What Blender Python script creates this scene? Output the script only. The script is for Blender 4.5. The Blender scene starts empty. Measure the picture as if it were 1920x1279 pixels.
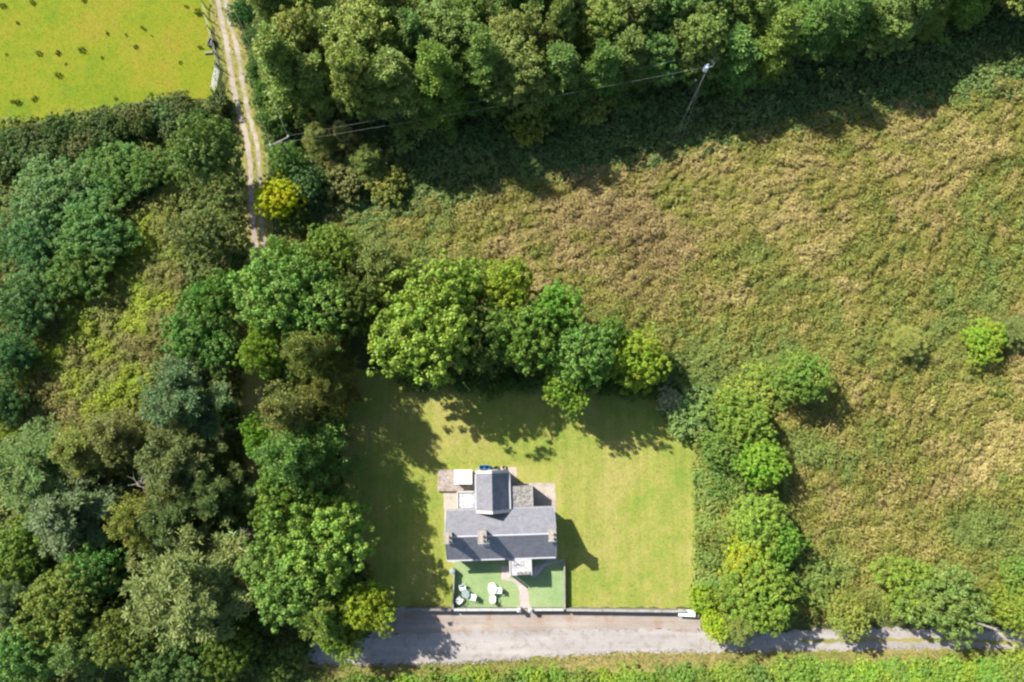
import bpy, bmesh, math, random
import numpy as np
from mathutils import Vector, Matrix, Quaternion

# ------------------------------------------------------------------ camera, sky, sun, exposure
SC = bpy.context.scene
COL = SC.collection
CAM_H, TILT, FPX = 75.0, math.radians(10.0), 1280.0     # drone about 75 m up, looking almost straight down
cam_d = bpy.data.cameras.new('camera'); cam = bpy.data.objects.new('camera', cam_d); COL.objects.link(cam)
cam.location = (0, 0, CAM_H); cam.rotation_euler = (TILT, 0, 0)
cam_d.sensor_width = 36.0; cam_d.lens = 24.0; cam_d.clip_end = 3000.0; cam_d.clip_start = 0.5
SC.camera = cam
ELEV = math.radians(43.0)
SDIR = Vector((0.80 * math.cos(ELEV), -0.60 * math.cos(ELEV), -math.sin(ELEV)))    # the way the light travels
W = bpy.data.worlds.new('World'); SC.world = W; W.use_nodes = True
nt = W.node_tree; nt.nodes.clear()
sky = nt.nodes.new('ShaderNodeTexSky'); sky.sky_type = 'NISHITA'; sky.sun_disc = False
sky.sun_elevation = ELEV; sky.sun_rotation = math.atan2(-0.80, 0.60)
bg = nt.nodes.new('ShaderNodeBackground'); bg.inputs[1].default_value = 0.10
wo = nt.nodes.new('ShaderNodeOutputWorld')
nt.links.new(sky.outputs[0], bg.inputs[0]); nt.links.new(bg.outputs[0], wo.inputs[0])
sun_d = bpy.data.lights.new('sun', 'SUN'); sun_d.energy = 5.0; sun_d.angle = math.radians(0.6); sun_d.color = (1.0, 0.955, 0.87)
sun = bpy.data.objects.new('sun', sun_d); COL.objects.link(sun); sun.location = (-60, 45, 90)
sun.rotation_euler = SDIR.to_track_quat('-Z', 'Y').to_euler()
SC.view_settings.view_transform = 'Standard'; SC.view_settings.look = 'None'
SC.view_settings.exposure = 1.18; SC.view_settings.gamma = 1.0; SC.view_settings.use_curve_mapping = False
SC.render.engine = 'CYCLES'
SC.cycles.max_bounces = 6; SC.cycles.diffuse_bounces = 3; SC.cycles.transmission_bounces = 4; SC.cycles.transparent_max_bounces = 4
SC.cycles.filter_width = 2.4
SC.cycles.use_denoising = True

# ------------------------------------------------------------------ helpers
CT, ST = math.cos(TILT), math.sin(TILT)
def at(px, py, z=0.0):
    """photo pixel (1920 wide) -> point of the place at height z"""
    x = (px - 960.0) / FPX; y = -(py - 639.5) / FPX
    dy = y * CT + ST; dz = y * ST - CT
    t = (CAM_H - z) / -dz
    return Vector((x * t, dy * t, z))
def at2(px, py, z=0.0):
    p = at(px, py, z); return (p.x, p.y)
def pxs(P):
    """ground points (n,2) -> photo pixels (n,2)"""
    P = np.asarray(P, float); d = np.stack([P[:, 0], P[:, 1], np.full(len(P), -CAM_H)], 1)
    yc = d[:, 1] * CT + d[:, 2] * ST; zc = -d[:, 1] * ST + d[:, 2] * CT
    return np.stack([960 + FPX * d[:, 0] / -zc, 639.5 - FPX * yc / -zc], 1)

def tag(o, label=None, cat=None, group=None, kind=None):
    if label: o['label'] = label
    if cat: o['category'] = cat
    if group: o['group'] = group
    if kind: o['kind'] = kind
    return o
def empty(name, loc=(0, 0, 0), rz=0.0, parent=None):
    o = bpy.data.objects.new(name, None); COL.objects.link(o)
    o.location = loc; o.rotation_euler = (0, 0, rz); o.empty_display_size = 0.3
    if parent: o.parent = parent
    return o
def obj(name, me, mat=None, parent=None, loc=None):
    o = bpy.data.objects.new(name, me); COL.objects.link(o)
    if mat and not me.materials: me.materials.append(mat)
    if parent: o.parent = parent
    if loc is not None: o.location = loc
    return o
def bmobj(name, bm, mat, parent=None, loc=None, smooth=False):
    me = bpy.data.meshes.new(name); bm.normal_update(); bm.to_mesh(me); bm.free()
    if smooth:
        for p in me.polygons: p.use_smooth = True
    return obj(name, me, mat, parent, loc)
def box(bm, x0, x1, y0, y1, z0, z1, bev=0.0):
    m = Matrix.Translation(((x0+x1)/2, (y0+y1)/2, (z0+z1)/2)) @ Matrix.Diagonal((x1-x0, y1-y0, z1-z0, 1))
    r = bmesh.ops.create_cube(bm, size=1.0, matrix=m)
    if bev > 0:
        es = list({e for v in r['verts'] for e in v.link_edges})
        bmesh.ops.bevel(bm, geom=es, offset=bev, segments=2, affect='EDGES', profile=0.6)
    return bm
def poly(bm, pts):
    return bm.faces.new([bm.verts.new(p) for p in pts])
def prism(bm, prof, axis, a, b):
    """extrude a 2-D profile (u,z) along x or y from a to b"""
    f = (lambda u, z, t: (t, u, z)) if axis == 'x' else (lambda u, z, t: (u, t, z))
    A = [bm.verts.new(f(u, z, a)) for u, z in prof]; B = [bm.verts.new(f(u, z, b)) for u, z in prof]
    n = len(prof)
    bm.faces.new(A); bm.faces.new(B[::-1])
    for i in range(n): bm.faces.new([A[i], B[i], B[(i+1) % n], A[(i+1) % n]])
    bmesh.ops.recalc_face_normals(bm, faces=bm.faces[:])
def tube(bm, pts, radii, seg=8, cap=True):
    pts = [Vector(p) for p in pts]
    if not hasattr(radii, '__len__'): radii = [radii] * len(pts)
    rings = []
    for i, p in enumerate(pts):
        d = (pts[min(i+1, len(pts)-1)] - pts[max(i-1, 0)]).normalized()
        u = d.orthogonal().normalized() if i == 0 else (U - d * U.dot(d)).normalized()
        U = u; v = d.cross(u)
        rings.append([bm.verts.new(p + (u * math.cos(2*math.pi*k/seg) + v * math.sin(2*math.pi*k/seg)) * radii[i]) for k in range(seg)])
    for a, b in zip(rings, rings[1:]):
        for k in range(seg): bm.faces.new([a[k], a[(k+1) % seg], b[(k+1) % seg], b[k]])
    if cap:
        bm.faces.new(rings[0][::-1]); bm.faces.new(rings[-1])
def lathe(bm, prof, c=(0, 0, 0), seg=16, sx=1.0, sy=1.0):
    rings = [[bm.verts.new((c[0] + r*sx*math.cos(2*math.pi*k/seg), c[1] + r*sy*math.sin(2*math.pi*k/seg), c[2] + z)) for k in range(seg)] for r, z in prof]
    for a, b in zip(rings, rings[1:]):
        for k in range(seg): bm.faces.new([a[k], a[(k+1) % seg], b[(k+1) % seg], b[k]])
    bm.faces.new(rings[0][::-1]); bm.faces.new(rings[-1])

class Noise:
    """smooth value noise over the plane"""
    def __init__(s, seed): s.g = np.random.default_rng(seed).random((256, 256))
    def one(s, x, y):
        xi = np.floor(x).astype(int); yi = np.floor(y).astype(int); fx = x - xi; fy = y - yi
        fx = fx*fx*(3-2*fx); fy = fy*fy*(3-2*fy); g = s.g; a = xi & 255; b = (xi+1) & 255; c = yi & 255; d = (yi+1) & 255
        return (g[a, c]*(1-fx) + g[b, c]*fx)*(1-fy) + (g[a, d]*(1-fx) + g[b, d]*fx)*fy
    def __call__(s, x, y, size, octv=3):
        x = np.asarray(x, float)/size; y = np.asarray(y, float)/size; t = 0; w = 1; n = 0
        for o in range(octv): t = t + w*s.one(x + 17.3*o, y + 5.1*o); n += w; w *= .5; x = x*2.03; y = y*2.03
        return t/n
def inside(P, pg):
    P = np.asarray(P, float); pg = np.asarray(pg, float); r = np.zeros(len(P), bool); x, y = P[:, 0], P[:, 1]
    for (x0, y0), (x1, y1) in zip(pg, np.roll(pg, -1, 0)):
        c = (y0 > y) != (y1 > y)
        if y1 != y0: r ^= c & (x < (x1-x0)*(y-y0)/(y1-y0) + x0)
    return r
def pdist(P, pg, closed=True):
    P = np.asarray(P, float); pg = np.asarray(pg, float); best = np.full(len(P), 1e9)
    segs = list(zip(pg, np.roll(pg, -1, 0))) if closed else list(zip(pg[:-1], pg[1:]))
    for a, b in segs:
        ab = b-a; t = np.clip(((P-a)@ab)/max(ab@ab, 1e-9), 0, 1)
        best = np.minimum(best, np.linalg.norm(P-(a+t[:, None]*ab), axis=1))
    return best
def smooth01(x): x = np.clip(x, 0, 1); return x*x*(3-2*x)
def ragged(pts, step, amp, seed, closed=True):
    """resample an outline and make its edge uneven"""
    r = random.Random(seed); out = []; n = len(pts)
    for i in range(n if closed else n-1):
        a, b = Vector(pts[i]), Vector(pts[(i+1) % n]); k = max(1, int((b-a).length/step))
        d = (b-a).normalized() if (b-a).length else Vector((1, 0)); nn = Vector((-d.y, d.x))
        for j in range(k):
            p = a.lerp(b, j/k) + nn*r.uniform(-amp, amp); out.append((p.x, p.y))
    if not closed: out.append(tuple(pts[-1]))
    return out

# ------------------------------------------------------------------ materials
MATS = {}
def mat(name, build=None):
    m = bpy.data.materials.new(name); m.use_nodes = True; t = m.node_tree; t.nodes.clear(); MATS[name] = m
    return m, t
def N(t, typ, **kw):
    n = t.nodes.new(typ)
    for k, v in kw.items():
        if k.startswith('i_'): n.inputs[int(k[2:]) if k[2:].isdigit() else k[2:]].default_value = v
        else: setattr(n, k, v)
    return n
def pos_noise(t, scale, detail=4, rough=0.6, stretch=(1, 1, 1), obj_space=False, rot=0.0):
    tc = N(t, 'ShaderNodeTexCoord') if obj_space else N(t, 'ShaderNodeNewGeometry')
    mp = N(t, 'ShaderNodeMapping'); mp.inputs['Scale'].default_value = stretch; mp.inputs['Rotation'].default_value = (0, 0, rot)
    t.links.new(tc.outputs['Object' if obj_space else 'Position'], mp.inputs[0])
    n = N(t, 'ShaderNodeTexNoise'); n.inputs['Scale'].default_value = scale; n.inputs['Detail'].default_value = detail; n.inputs['Roughness'].default_value = rough
    t.links.new(mp.outputs[0], n.inputs['Vector']); return n.outputs[0]
def ramp(t, fac, stops):
    r = N(t, 'ShaderNodeValToRGB'); e = r.color_ramp.elements
    while len(e) < len(stops): e.new(0.5)
    for k, (p, c) in zip(e, stops): k.position = p; k.color = (*c, 1)
    t.links.new(fac, r.inputs[0]); return r.outputs[0]
def mix(t, fac, a, b, mode='MIX'):
    m = N(t, 'ShaderNodeMix', data_type='RGBA', blend_type=mode)
    for s, v in ((0, fac), (6, a), (7, b)):
        if isinstance(v, (int, float)): m.inputs[s].default_value = v
        elif isinstance(v, tuple): m.inputs[s].default_value = (*v, 1)
        else: t.links.new(v, m.inputs[s])
    return m.outputs[2]
def finish(t, col, rough=0.85, spec=0.2, bump=None, bstr=0.3, bdist=0.02, metal=0.0):
    b = N(t, 'ShaderNodeBsdfPrincipled'); b.inputs['Roughness'].default_value = rough; b.inputs['Specular IOR Level'].default_value = spec; b.inputs['Metallic'].default_value = metal
    if isinstance(col, tuple): b.inputs[0].default_value = (*col, 1)
    else: t.links.new(col, b.inputs[0])
    if bump is not None:
        bp = N(t, 'ShaderNodeBump'); bp.inputs['Strength'].default_value = bstr; bp.inputs['Distance'].default_value = bdist
        t.links.new(bump, bp.inputs['Height']); t.links.new(bp.outputs[0], b.inputs['Normal'])
    o = N(t, 'ShaderNodeOutputMaterial'); t.links.new(b.outputs[0], o.inputs[0]); return b
def simple(name, c, rough=0.7, var=0.25, scale=3.0, spec=0.25, metal=0.0, bstr=0.2):
    m, t = mat(name); n = pos_noise(t, scale, 5, .65)
    col = ramp(t, n, [(0.25, tuple(x*(1-var) for x in c)), (0.75, tuple(min(1, x*(1+var)) for x in c))])
    finish(t, col, rough, spec, n, bstr, 0.01, metal); return m

def leaf_material():
    m, t = mat('foliage')
    oi = N(t, 'ShaderNodeObjectInfo'); a = N(t, 'ShaderNodeAttribute', attribute_name='tint')
    n = pos_noise(t, 0.55, 3, .6)
    hs = N(t, 'ShaderNodeHueSaturation')
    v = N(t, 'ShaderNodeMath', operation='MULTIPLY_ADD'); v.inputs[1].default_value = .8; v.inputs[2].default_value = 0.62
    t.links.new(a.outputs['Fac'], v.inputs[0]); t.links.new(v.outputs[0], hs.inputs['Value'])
    h = N(t, 'ShaderNodeMapRange'); h.inputs[1].default_value = .3; h.inputs[2].default_value = .7; h.inputs[3].default_value = .475; h.inputs[4].default_value = .52
    t.links.new(n, h.inputs[0]); t.links.new(h.outputs[0], hs.inputs['Hue']); t.links.new(oi.outputs['Color'], hs.inputs['Color'])
    d = N(t, 'ShaderNodeBsdfPrincipled'); d.inputs['Roughness'].default_value = .55; d.inputs['Specular IOR Level'].default_value = .28
    t.links.new(hs.outputs[0], d.inputs[0])
    tr = N(t, 'ShaderNodeBsdfTranslucent'); tc = mix(t, 0.6, hs.outputs[0], (1.0, 1.0, 0.35), 'MULTIPLY'); t.links.new(tc, tr.inputs[0])
    mx = N(t, 'ShaderNodeMixShader'); mx.inputs[0].default_value = .30
    t.links.new(d.outputs[0], mx.inputs[1]); t.links.new(tr.outputs[0], mx.inputs[2])
    o = N(t, 'ShaderNodeOutputMaterial'); t.links.new(mx.outputs[0], o.inputs[0]); return m
LEAF = leaf_material()
def blade_material():
    m, t = mat('grass_blades'); a = N(t, 'ShaderNodeAttribute', attribute_name='col')
    d = N(t, 'ShaderNodeBsdfPrincipled'); d.inputs['Roughness'].default_value = .6; d.inputs['Specular IOR Level'].default_value = .2
    t.links.new(a.outputs['Color'], d.inputs[0])
    tr = N(t, 'ShaderNodeBsdfTranslucent'); t.links.new(a.outputs['Color'], tr.inputs[0])
    mx = N(t, 'ShaderNodeMixShader'); mx.inputs[0].default_value = .25
    t.links.new(d.outputs[0], mx.inputs[1]); t.links.new(tr.outputs[0], mx.inputs[2])
    o = N(t, 'ShaderNodeOutputMaterial'); t.links.new(mx.outputs[0], o.inputs[0]); return m
BLADE = blade_material()
m, t = mat('rough_ground'); a = N(t, 'ShaderNodeAttribute', attribute_name='col'); n = pos_noise(t, 2.2, 6, .7)
finish(t, mix(t, .55, a.outputs['Color'], ramp(t, n, [(.3, (.45, .45, .45)), (.7, (1.5, 1.45, 1.3))]), 'MULTIPLY'), .95, .1, n, .6, .12)
def grass_sheet(name, dry, mid, lush, stripe_rot=None):
    m, t = mat(name)
    big = pos_noise(t, .13, 5, .6); fine = pos_noise(t, 5.0, 6, .75); med = pos_noise(t, .8, 4, .6)
    s = N(t, 'ShaderNodeMath', operation='MULTIPLY_ADD'); s.inputs[1].default_value = .45; t.links.new(med, s.inputs[0]); t.links.new(big, s.inputs[2])
    c = ramp(t, s.outputs[0], [(.56, lush), (.72, mid), (.88, dry)])
    c = mix(t, .5, c, ramp(t, fine, [(.3, (.55, .55, .5)), (.7, (1.4, 1.35, 1.3))]), 'MULTIPLY')
    if stripe_rot is not None:
        st = pos_noise(t, 1.0, 3, .5, (1.6, .07, 1), rot=stripe_rot)
        c = mix(t, .28, c, ramp(t, st, [(.35, (.72, .78, .7)), (.65, (1.3, 1.22, 1.25))]), 'MULTIPLY')
    finish(t, c, .92, .1, fine, .5, .05); return m
LAWN = grass_sheet('mown_grass', (.265, .245, .075), (.215, .23, .050), (.145, .21, .034), math.radians(4))
PAST = grass_sheet('pasture_grass', (.185, .172, .018), (.152, .178, .011), (.112, .162, .010))
VERGE = grass_sheet('verge_grass', (.26, .21, .085), (.21, .20, .06), (.165, .175, .045))
def gravel(name, c1, c2, c3, s=1.2, worn=None):
    m, t = mat(name); a = pos_noise(t, .35, 4, .6, (.35, 1, 1)); b = pos_noise(t, 9.0, 5, .8); cc = pos_noise(t, s, 5, .7)
    c = ramp(t, a, [(.35, c1), (.65, c2)]); c = mix(t, ramp(t, cc, [(.50, (0, 0, 0)), (.66, (.8, .8, .8))]), c, c3)
    wt = pos_noise(t, .9, 4, .6, (.06, 1.3, 1)); c = mix(t, .5, c, ramp(t, wt, [(.35, (.72, .70, .68)), (.65, (1.15, 1.15, 1.15))]), 'MULTIPLY')
    c = mix(t, .45, c, ramp(t, b, [(.3, (.55, .55, .55)), (.7, (1.35, 1.35, 1.35))]), 'MULTIPLY')
    finish(t, c, .95, .1, b, .5, .03); return m
LANE = gravel('lane_surface', (.27, .245, .23), (.33, .305, .285), (.215, .18, .15))
FORE = gravel('forecourt_gravel', (.235, .195, .165), (.30, .26, .225), (.24, .15, .095), .55)
TRACK = gravel('track_stone', (.27, .225, .185), (.34, .29, .25), (.20, .155, .115))
PAVE = gravel('yard_concrete', (.33, .28, .23), (.40, .35, .30), (.25, .21, .17), 1.6)
TURF = grass_sheet('green_turf', (.235, .28, .14), (.20, .27, .12), (.16, .24, .105))
def roof_material(name, c):
    m, t = mat(name)
    tc = N(t, 'ShaderNodeTexCoord'); mp = N(t, 'ShaderNodeMapping'); t.links.new(tc.outputs['Object'], mp.inputs[0])
    br = N(t, 'ShaderNodeTexBrick'); br.inputs['Scale'].default_value = 1.0; br.inputs['Brick Width'].default_value = .30; br.inputs['Row Height'].default_value = .2
    br.inputs['Mortar Size'].default_value = .012; br.inputs['Color1'].default_value = (*[x*.88 for x in c], 1); br.inputs['Color2'].default_value = (*[x*1.12 for x in c], 1); br.inputs['Mortar'].default_value = (*[x*.72 for x in c], 1)
    t.links.new(mp.outputs[0], br.inputs['Vector'])
    n = pos_noise(t, 1.1, 6, .7); cl = mix(t, .6, br.outputs[0], ramp(t, n, [(.3, (.8, .8, .82)), (.72, (1.25, 1.23, 1.2))]), 'MULTIPLY')
    finish(t, cl, .7, .2, br.outputs[1], -.25, .01); return m
SLATE = roof_material('slate', (.165, .165, .185))
def felt(name, a, b):
    m, t = mat(name); n = pos_noise(t, 4.5, 8, .8); v = N(t, 'ShaderNodeTexVoronoi'); v.inputs['Scale'].default_value = 3.1
    g = N(t, 'ShaderNodeNewGeometry'); t.links.new(g.outputs['Position'], v.inputs['Vector'])
    c = ramp(t, n, [(.40, a), (.50, tuple((x+y)/2 for x, y in zip(a, b))), (.56, b)])
    c = mix(t, .4, c, ramp(t, v.outputs[0], [(.1, (1.3, 1.3, 1.3)), (.6, (.6, .6, .6))]), 'MULTIPLY')
    finish(t, c, .9, .15, n, .5, .02); return m
FELT_D = felt('stained_felt', (.10, .095, .088), (.30, .28, .26)); FELT_L = felt('bleached_felt', (.25, .24, .235), (.50, .49, .49))
SLABM = felt('mottled_concrete', (.20, .155, .13), (.36, .31, .27))
RENDER = simple('white_render', (.38, .37, .345), .9, .12, 2.0); CREAM = simple('cream_render', (.30, .26, .19), .9, .3, 4.0)
TRIM = simple('pale_trim', (.36, .36, .38), .6, .12); COPING = simple('pale_coping', (.25, .235, .21), .9, .35, 2.5)
WALLM = simple('grey_wall', (.17, .155, .14), .95, .35, 3.0); WHITE = simple('white_plastic', (.80, .82, .80), .4, .05, spec=.4)
GREYT = simple('grey_green_plastic', (.20, .26, .25), .4, .1); DARKW = simple('weathered_wood', (.13, .10, .08), .85, .4, 6.0)
STEEL = simple('galvanised_steel', (.30, .32, .32), .5, .2, metal=.2, spec=.5); PORC = simple('porcelain_grey', (.60, .66, .76), .35, .1, spec=.5)
BLUE = simple('blue_plastic', (.06, .22, .42), .4, .2); TERRA = simple('terracotta', (.34, .25, .19), .8, .2); ALUM = simple('cable_metal', (.20, .23, .19), .5, .15)
BARK = simple('bark', (.085, .065, .048), .95, .45, 5.0, bstr=.6); PALEBARK = simple('bleached_branch', (.26, .235, .20), .95, .35, 5.0)
GLASSM, t = mat('window_glass'); finish(t, (.02, .03, .04), .06, .6)
DOORM = simple('painted_door', (.05, .09, .07), .4, .1); PATHM = gravel('path_concrete', (.36, .30, .275), (.42, .36, .33), (.29, .24, .21), 1.8)
TANKW = simple('white_roof_sheet', (.78, .74, .72), .5, .1, 1.0)

# ------------------------------------------------------------------ leaf and blade clouds (one mesh each)
def kites(name, C, A, Bn, L, Wd, fold=0.18, tint=None, col=None):
    """n folded kite-shaped leaves: centre C, long axis A, normal Bn, length L, width Wd"""
    n = len(C)
    A = A/np.maximum(np.linalg.norm(A, axis=1, keepdims=True), 1e-6)
    S = np.cross(A, Bn); S /= np.maximum(np.linalg.norm(S, axis=1, keepdims=True), 1e-6); U = np.cross(S, A)
    L = np.broadcast_to(L, (n,))[:, None]; Wd = np.broadcast_to(Wd, (n,))[:, None]
    V = np.empty((n, 4, 3))
    V[:, 0] = C - A*L*.5; V[:, 2] = C + A*L*.5 - U*L*fold*.6
    V[:, 1] = C + S*Wd*.5 + U*L*fold*.4; V[:, 3] = C - S*Wd*.5 + U*L*fold*.4
    return quads(name, V, tint, col)
def quads(name, V, tint=None, col=None):
    n = len(V); me = bpy.data.meshes.new(name)
    me.vertices.add(4*n); me.vertices.foreach_set('co', V.astype(np.float32).ravel())
    me.loops.add(4*n); me.loops.foreach_set('vertex_index', np.arange(4*n, dtype=np.int32))
    me.polygons.add(n); me.polygons.foreach_set('loop_start', np.arange(0, 4*n, 4, dtype=np.int32))
    if tint is not None:
        a = me.attributes.new('tint', 'FLOAT', 'FACE'); a.data.foreach_set('value', np.asarray(tint, np.float32))
    if col is not None:
        a = me.attributes.new('col', 'FLOAT_COLOR', 'FACE'); c = np.ones((n, 4), np.float32); c[:, :3] = col; a.data.foreach_set('color', c.ravel())
    me.update(calc_edges=True); return me
def fib(n, rng, zmin=-1.0):
    i = np.arange(n) + .5; z = 1 - (1-zmin)*i/n; ph = i*2.39996 + rng.random()*6.28; r = np.sqrt(np.maximum(0, 1-z*z))
    return np.stack([r*np.cos(ph), r*np.sin(ph), z], 1)
def unit(a): return a/np.maximum(np.linalg.norm(a, axis=-1, keepdims=True), 1e-6)

def broad_crown(seed, R, H, base, lobes=34, cl=12, lv=38, lobe_r=.30, clump_r=.5, leaf=.30, zmin=-.45, flat=.0, top=1.0, asp=.7):
    """round-headed crown: lobes on an uneven dome, twig clumps on the lobes, leaves on the clumps"""
    rng = np.random.default_rng(seed); Hc = H-base
    D = fib(lobes, rng, zmin); D = unit(D + rng.normal(0, .16, D.shape))
    az = np.arctan2(D[:, 1], D[:, 0]); p1, p2, p3 = rng.random(3)*6.28
    mul = (rng.uniform(.60, 1.08, lobes)*(1 + .16*np.sin(2*az+p1) + .13*np.sin(3*az+p2) + .08*np.sin(5*az+p3)))[:, None]
    ctr = D*np.array([R*.74, R*.74, Hc*.5*.76])*mul; ctr[:, 2] += base + Hc*.5
    ctr[:, :2] *= np.clip(1.15 - top*.35*np.clip((ctr[:, 2:]-base)/Hc, 0, 1), .5, 1.2)
    lr = R*lobe_r*rng.uniform(.55, 1.35, lobes)
    Cs = []; Os = []; T = []
    for k in range(lobes):
        m = max(5, int(cl*(lr[k]/(R*lobe_r))**2)); d = fib(m, rng, -.55); d = unit(d + rng.normal(0, .22, d.shape))
        Cs.append(ctr[k] + d*lr[k]*np.array([1, 1, .8])*rng.uniform(.75, 1.1, (m, 1))); Os.append(d); T.append(np.full(m, rng.random()))
    C = np.concatenate(Cs); O = np.concatenate(Os); T = np.concatenate(T)
    q = ((C - np.array([0, 0, base+Hc*.5]))/np.array([R*.55, R*.55, Hc*.5*.55])); keep = (np.linalg.norm(q, axis=1) > .8) & (C[:, 2] > base*.75)
    C, O, T = C[keep], O[keep], T[keep]
    n = len(C); ct = rng.random(n); cr = clump_r*rng.uniform(.45, 1.5, n)
    stick = rng.random(n) < .16; C = C + O*(stick*rng.uniform(.25, .85, n)*R/5)[:, None]; cr = np.where(stick, cr*.8, cr)
    P = np.repeat(C, lv, 0); o = np.repeat(O, lv, 0); r = np.repeat(cr, lv)
    d = unit(rng.normal(0, 1, P.shape) + o*.75 + np.array([0, 0, .35]))
    P = P + d*(r*rng.random(len(P))**.45)[:, None]*np.array([1, 1, .8])
    nr = unit(d + rng.normal(0, .45, d.shape) + np.array([0, 0, .6]))
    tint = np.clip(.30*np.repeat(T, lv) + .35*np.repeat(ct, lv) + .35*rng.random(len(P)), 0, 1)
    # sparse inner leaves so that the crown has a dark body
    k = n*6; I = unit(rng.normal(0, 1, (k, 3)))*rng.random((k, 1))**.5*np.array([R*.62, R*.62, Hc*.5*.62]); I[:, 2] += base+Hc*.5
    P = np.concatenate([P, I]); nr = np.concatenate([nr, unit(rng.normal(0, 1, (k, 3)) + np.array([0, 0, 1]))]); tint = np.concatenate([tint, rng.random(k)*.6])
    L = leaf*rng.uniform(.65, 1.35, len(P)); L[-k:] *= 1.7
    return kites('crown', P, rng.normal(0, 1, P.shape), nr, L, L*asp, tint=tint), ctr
def pine_crown(seed, R, H, base, branches=40, lv=44, needle=.42, asp=.22, up=.25, clump=.42, prof=0.6):
    """crown of separate spreading boughs carrying tufts of narrow leaves"""
    rng = np.random.default_rng(seed); C = []; O = []; tips = []; T = []
    for k in range(branches):
        f = (k+.5)/branches; z = base + (H-base)*f**.8; a = k*2.4 + rng.normal(0, .5)
        ln = R*(1 - f**1.6*prof)*rng.uniform(.55, 1.1); e = up + .7*f + rng.normal(0, .12)
        d = np.array([math.cos(a)*math.cos(e), math.sin(a)*math.cos(e), math.sin(e)])
        p0 = np.array([0, 0, min(z, H*.97) - ln*math.sin(e)*.6]); side = np.array([-math.sin(a), math.cos(a), 0]); tb = rng.random()
        for s in np.arange(.32, 1.02, .3/max(ln, .6)):
            for q in range(2):
                w = rng.normal(0, .16)*ln*s
                p = p0 + d*ln*s + side*w + np.array([0, 0, rng.normal(0, .12)]) + np.array([0, 0, -.22*ln*s*s*.3])
                C.append(p); O.append(unit(d + side*np.sign(w)*.5 + np.array([0, 0, .35]))); T.append(tb)
        tips.append((p0, p0 + d*ln))
    C = np.array(C); O = np.array(O); T = np.array(T); n = len(C)
    P = np.repeat(C, lv, 0); o = np.repeat(O, lv, 0)
    d = unit(rng.normal(0, 1, P.shape) + o*.9); P = P + d*(clump*rng.random(len(P))**.5)[:, None]*np.array([1, 1, .55])
    ax = unit(d + rng.normal(0, .35, d.shape)); nr = unit(rng.normal(0, .7, d.shape) + np.array([0, 0, 1.0]))
    tint = np.clip(.25*np.repeat(T, lv) + .4*np.repeat(rng.random(n), lv) + .35*rng.random(len(P)), 0, 1)
    L = needle*rng.uniform(.6, 1.3, len(P))
    return kites('crown', P, ax, nr, L, L*asp, .08, tint=tint), tips
def trunk_mesh(seed, H, r, ends, lean=.3, fork=.35, single=True):
    rng = random.Random(seed); bm = bmesh.new()
    pts = [Vector((0, 0, -.15))]; n = 6
    for i in range(1, n+1): pts.append(Vector((rng.uniform(-lean, lean)*i/n, rng.uniform(-lean, lean)*i/n, H*.82*i/n)))
    tube(bm, pts, [r*1.25] + [r*(1-.85*i/n) for i in range(1, n+1)], 8)
    for e in ends:
        e = Vector(e); i = max(1, min(n-1, int(n*max(fork, min(.9, (e.z/H)*.62)))))
        a = pts[i]; m = a.lerp(e, .5) + Vector((0, 0, -.06*(e-a).length)); q = r*(1-.85*i/n)
        tube(bm, [a, m, e], [q*.6, q*.38, q*.12], 5)
    me = bpy.data.meshes.new('trunk'); bm.to_mesh(me); bm.free()
    for p in me.polygons: p.use_smooth = True
    me.materials.append(BARK); return me
PROTO = {}
def add_proto(sp, crown, trunk, R, H):
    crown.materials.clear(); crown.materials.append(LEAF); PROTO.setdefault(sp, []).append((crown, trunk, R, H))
for s in range(3):
    c, ct = broad_crown(11+s, 5.2, 9.5, 1.6, 38, 16, 50, .28, .40, .225)
    add_proto('round', c, trunk_mesh(s, 9.5, .26, ct[::3] * .93), 5.2, 9.5)
for s in range(3):
    c, tp = pine_crown(21+s, 4.9, 9.0, 1.2, 86, 20, .23, .5, .35, .46, .62)
    add_proto('feather', c, trunk_mesh(30+s, 9.0, .22, [b for a, b in tp[::4]], .4), 4.9, 9.0)
for s in range(3):
    c, tp = pine_crown(161+s, 3.6, 13.5, 1.8, 100, 22, .25, .48, .45, .52, .52)
    add_proto('plume', c, trunk_mesh(170+s, 13.5, .22, [b for a, b in tp[::4]], .35), 3.4, 13.5)
for s in range(2):
    c, ct = broad_crown(41+s, 4.2, 5.2, .35, 46, 11, 50, .23, .36, .20, zmin=-.3, asp=.5)
    add_proto('willow', c, trunk_mesh(50+s, 5.2, .16, ct[::3] * .92, .5, .2), 4.2, 5.2)
for s in range(3):
    c, ct = broad_crown(61+s, 3.3, 13.5, 2.4, 64, 10, 46, .25, .40, .215, zmin=-.75, top=1.5, asp=.6)
    add_proto('tall', c, trunk_mesh(70+s, 13.5, .24, ct[::4] * .95, .35), 3.3, 13.5)
for s in range(3):
    c, tp = pine_crown(81+s, 4.6, 11.0, 3.2, 50, 36, .36, .24, .12, .46, .55)
    add_proto('pine', c, trunk_mesh(90+s, 11.0, .25, [b for a, b in tp[::2]], .4), 4.6, 11.0)
for s in range(2):
    c, tp = pine_crown(101+s, 3.6, 12.0, 1.5, 68, 30, .34, .28, -.05, .42, .92)
    add_proto('fir', c, trunk_mesh(110+s, 12.0, .22, [b for a, b in tp[::3]], .15), 3.6, 12.0)
for s in range(4):
    c, ct = broad_crown(121+s, 2.2, 2.6, .1, 24, 9, 32, .29, .30, .19, zmin=-.2, top=.7)
    add_proto('bush', c, trunk_mesh(130+s, 2.4, .08, ct[::4] * .9, .3, .15), 2.2, 2.6)
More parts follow.
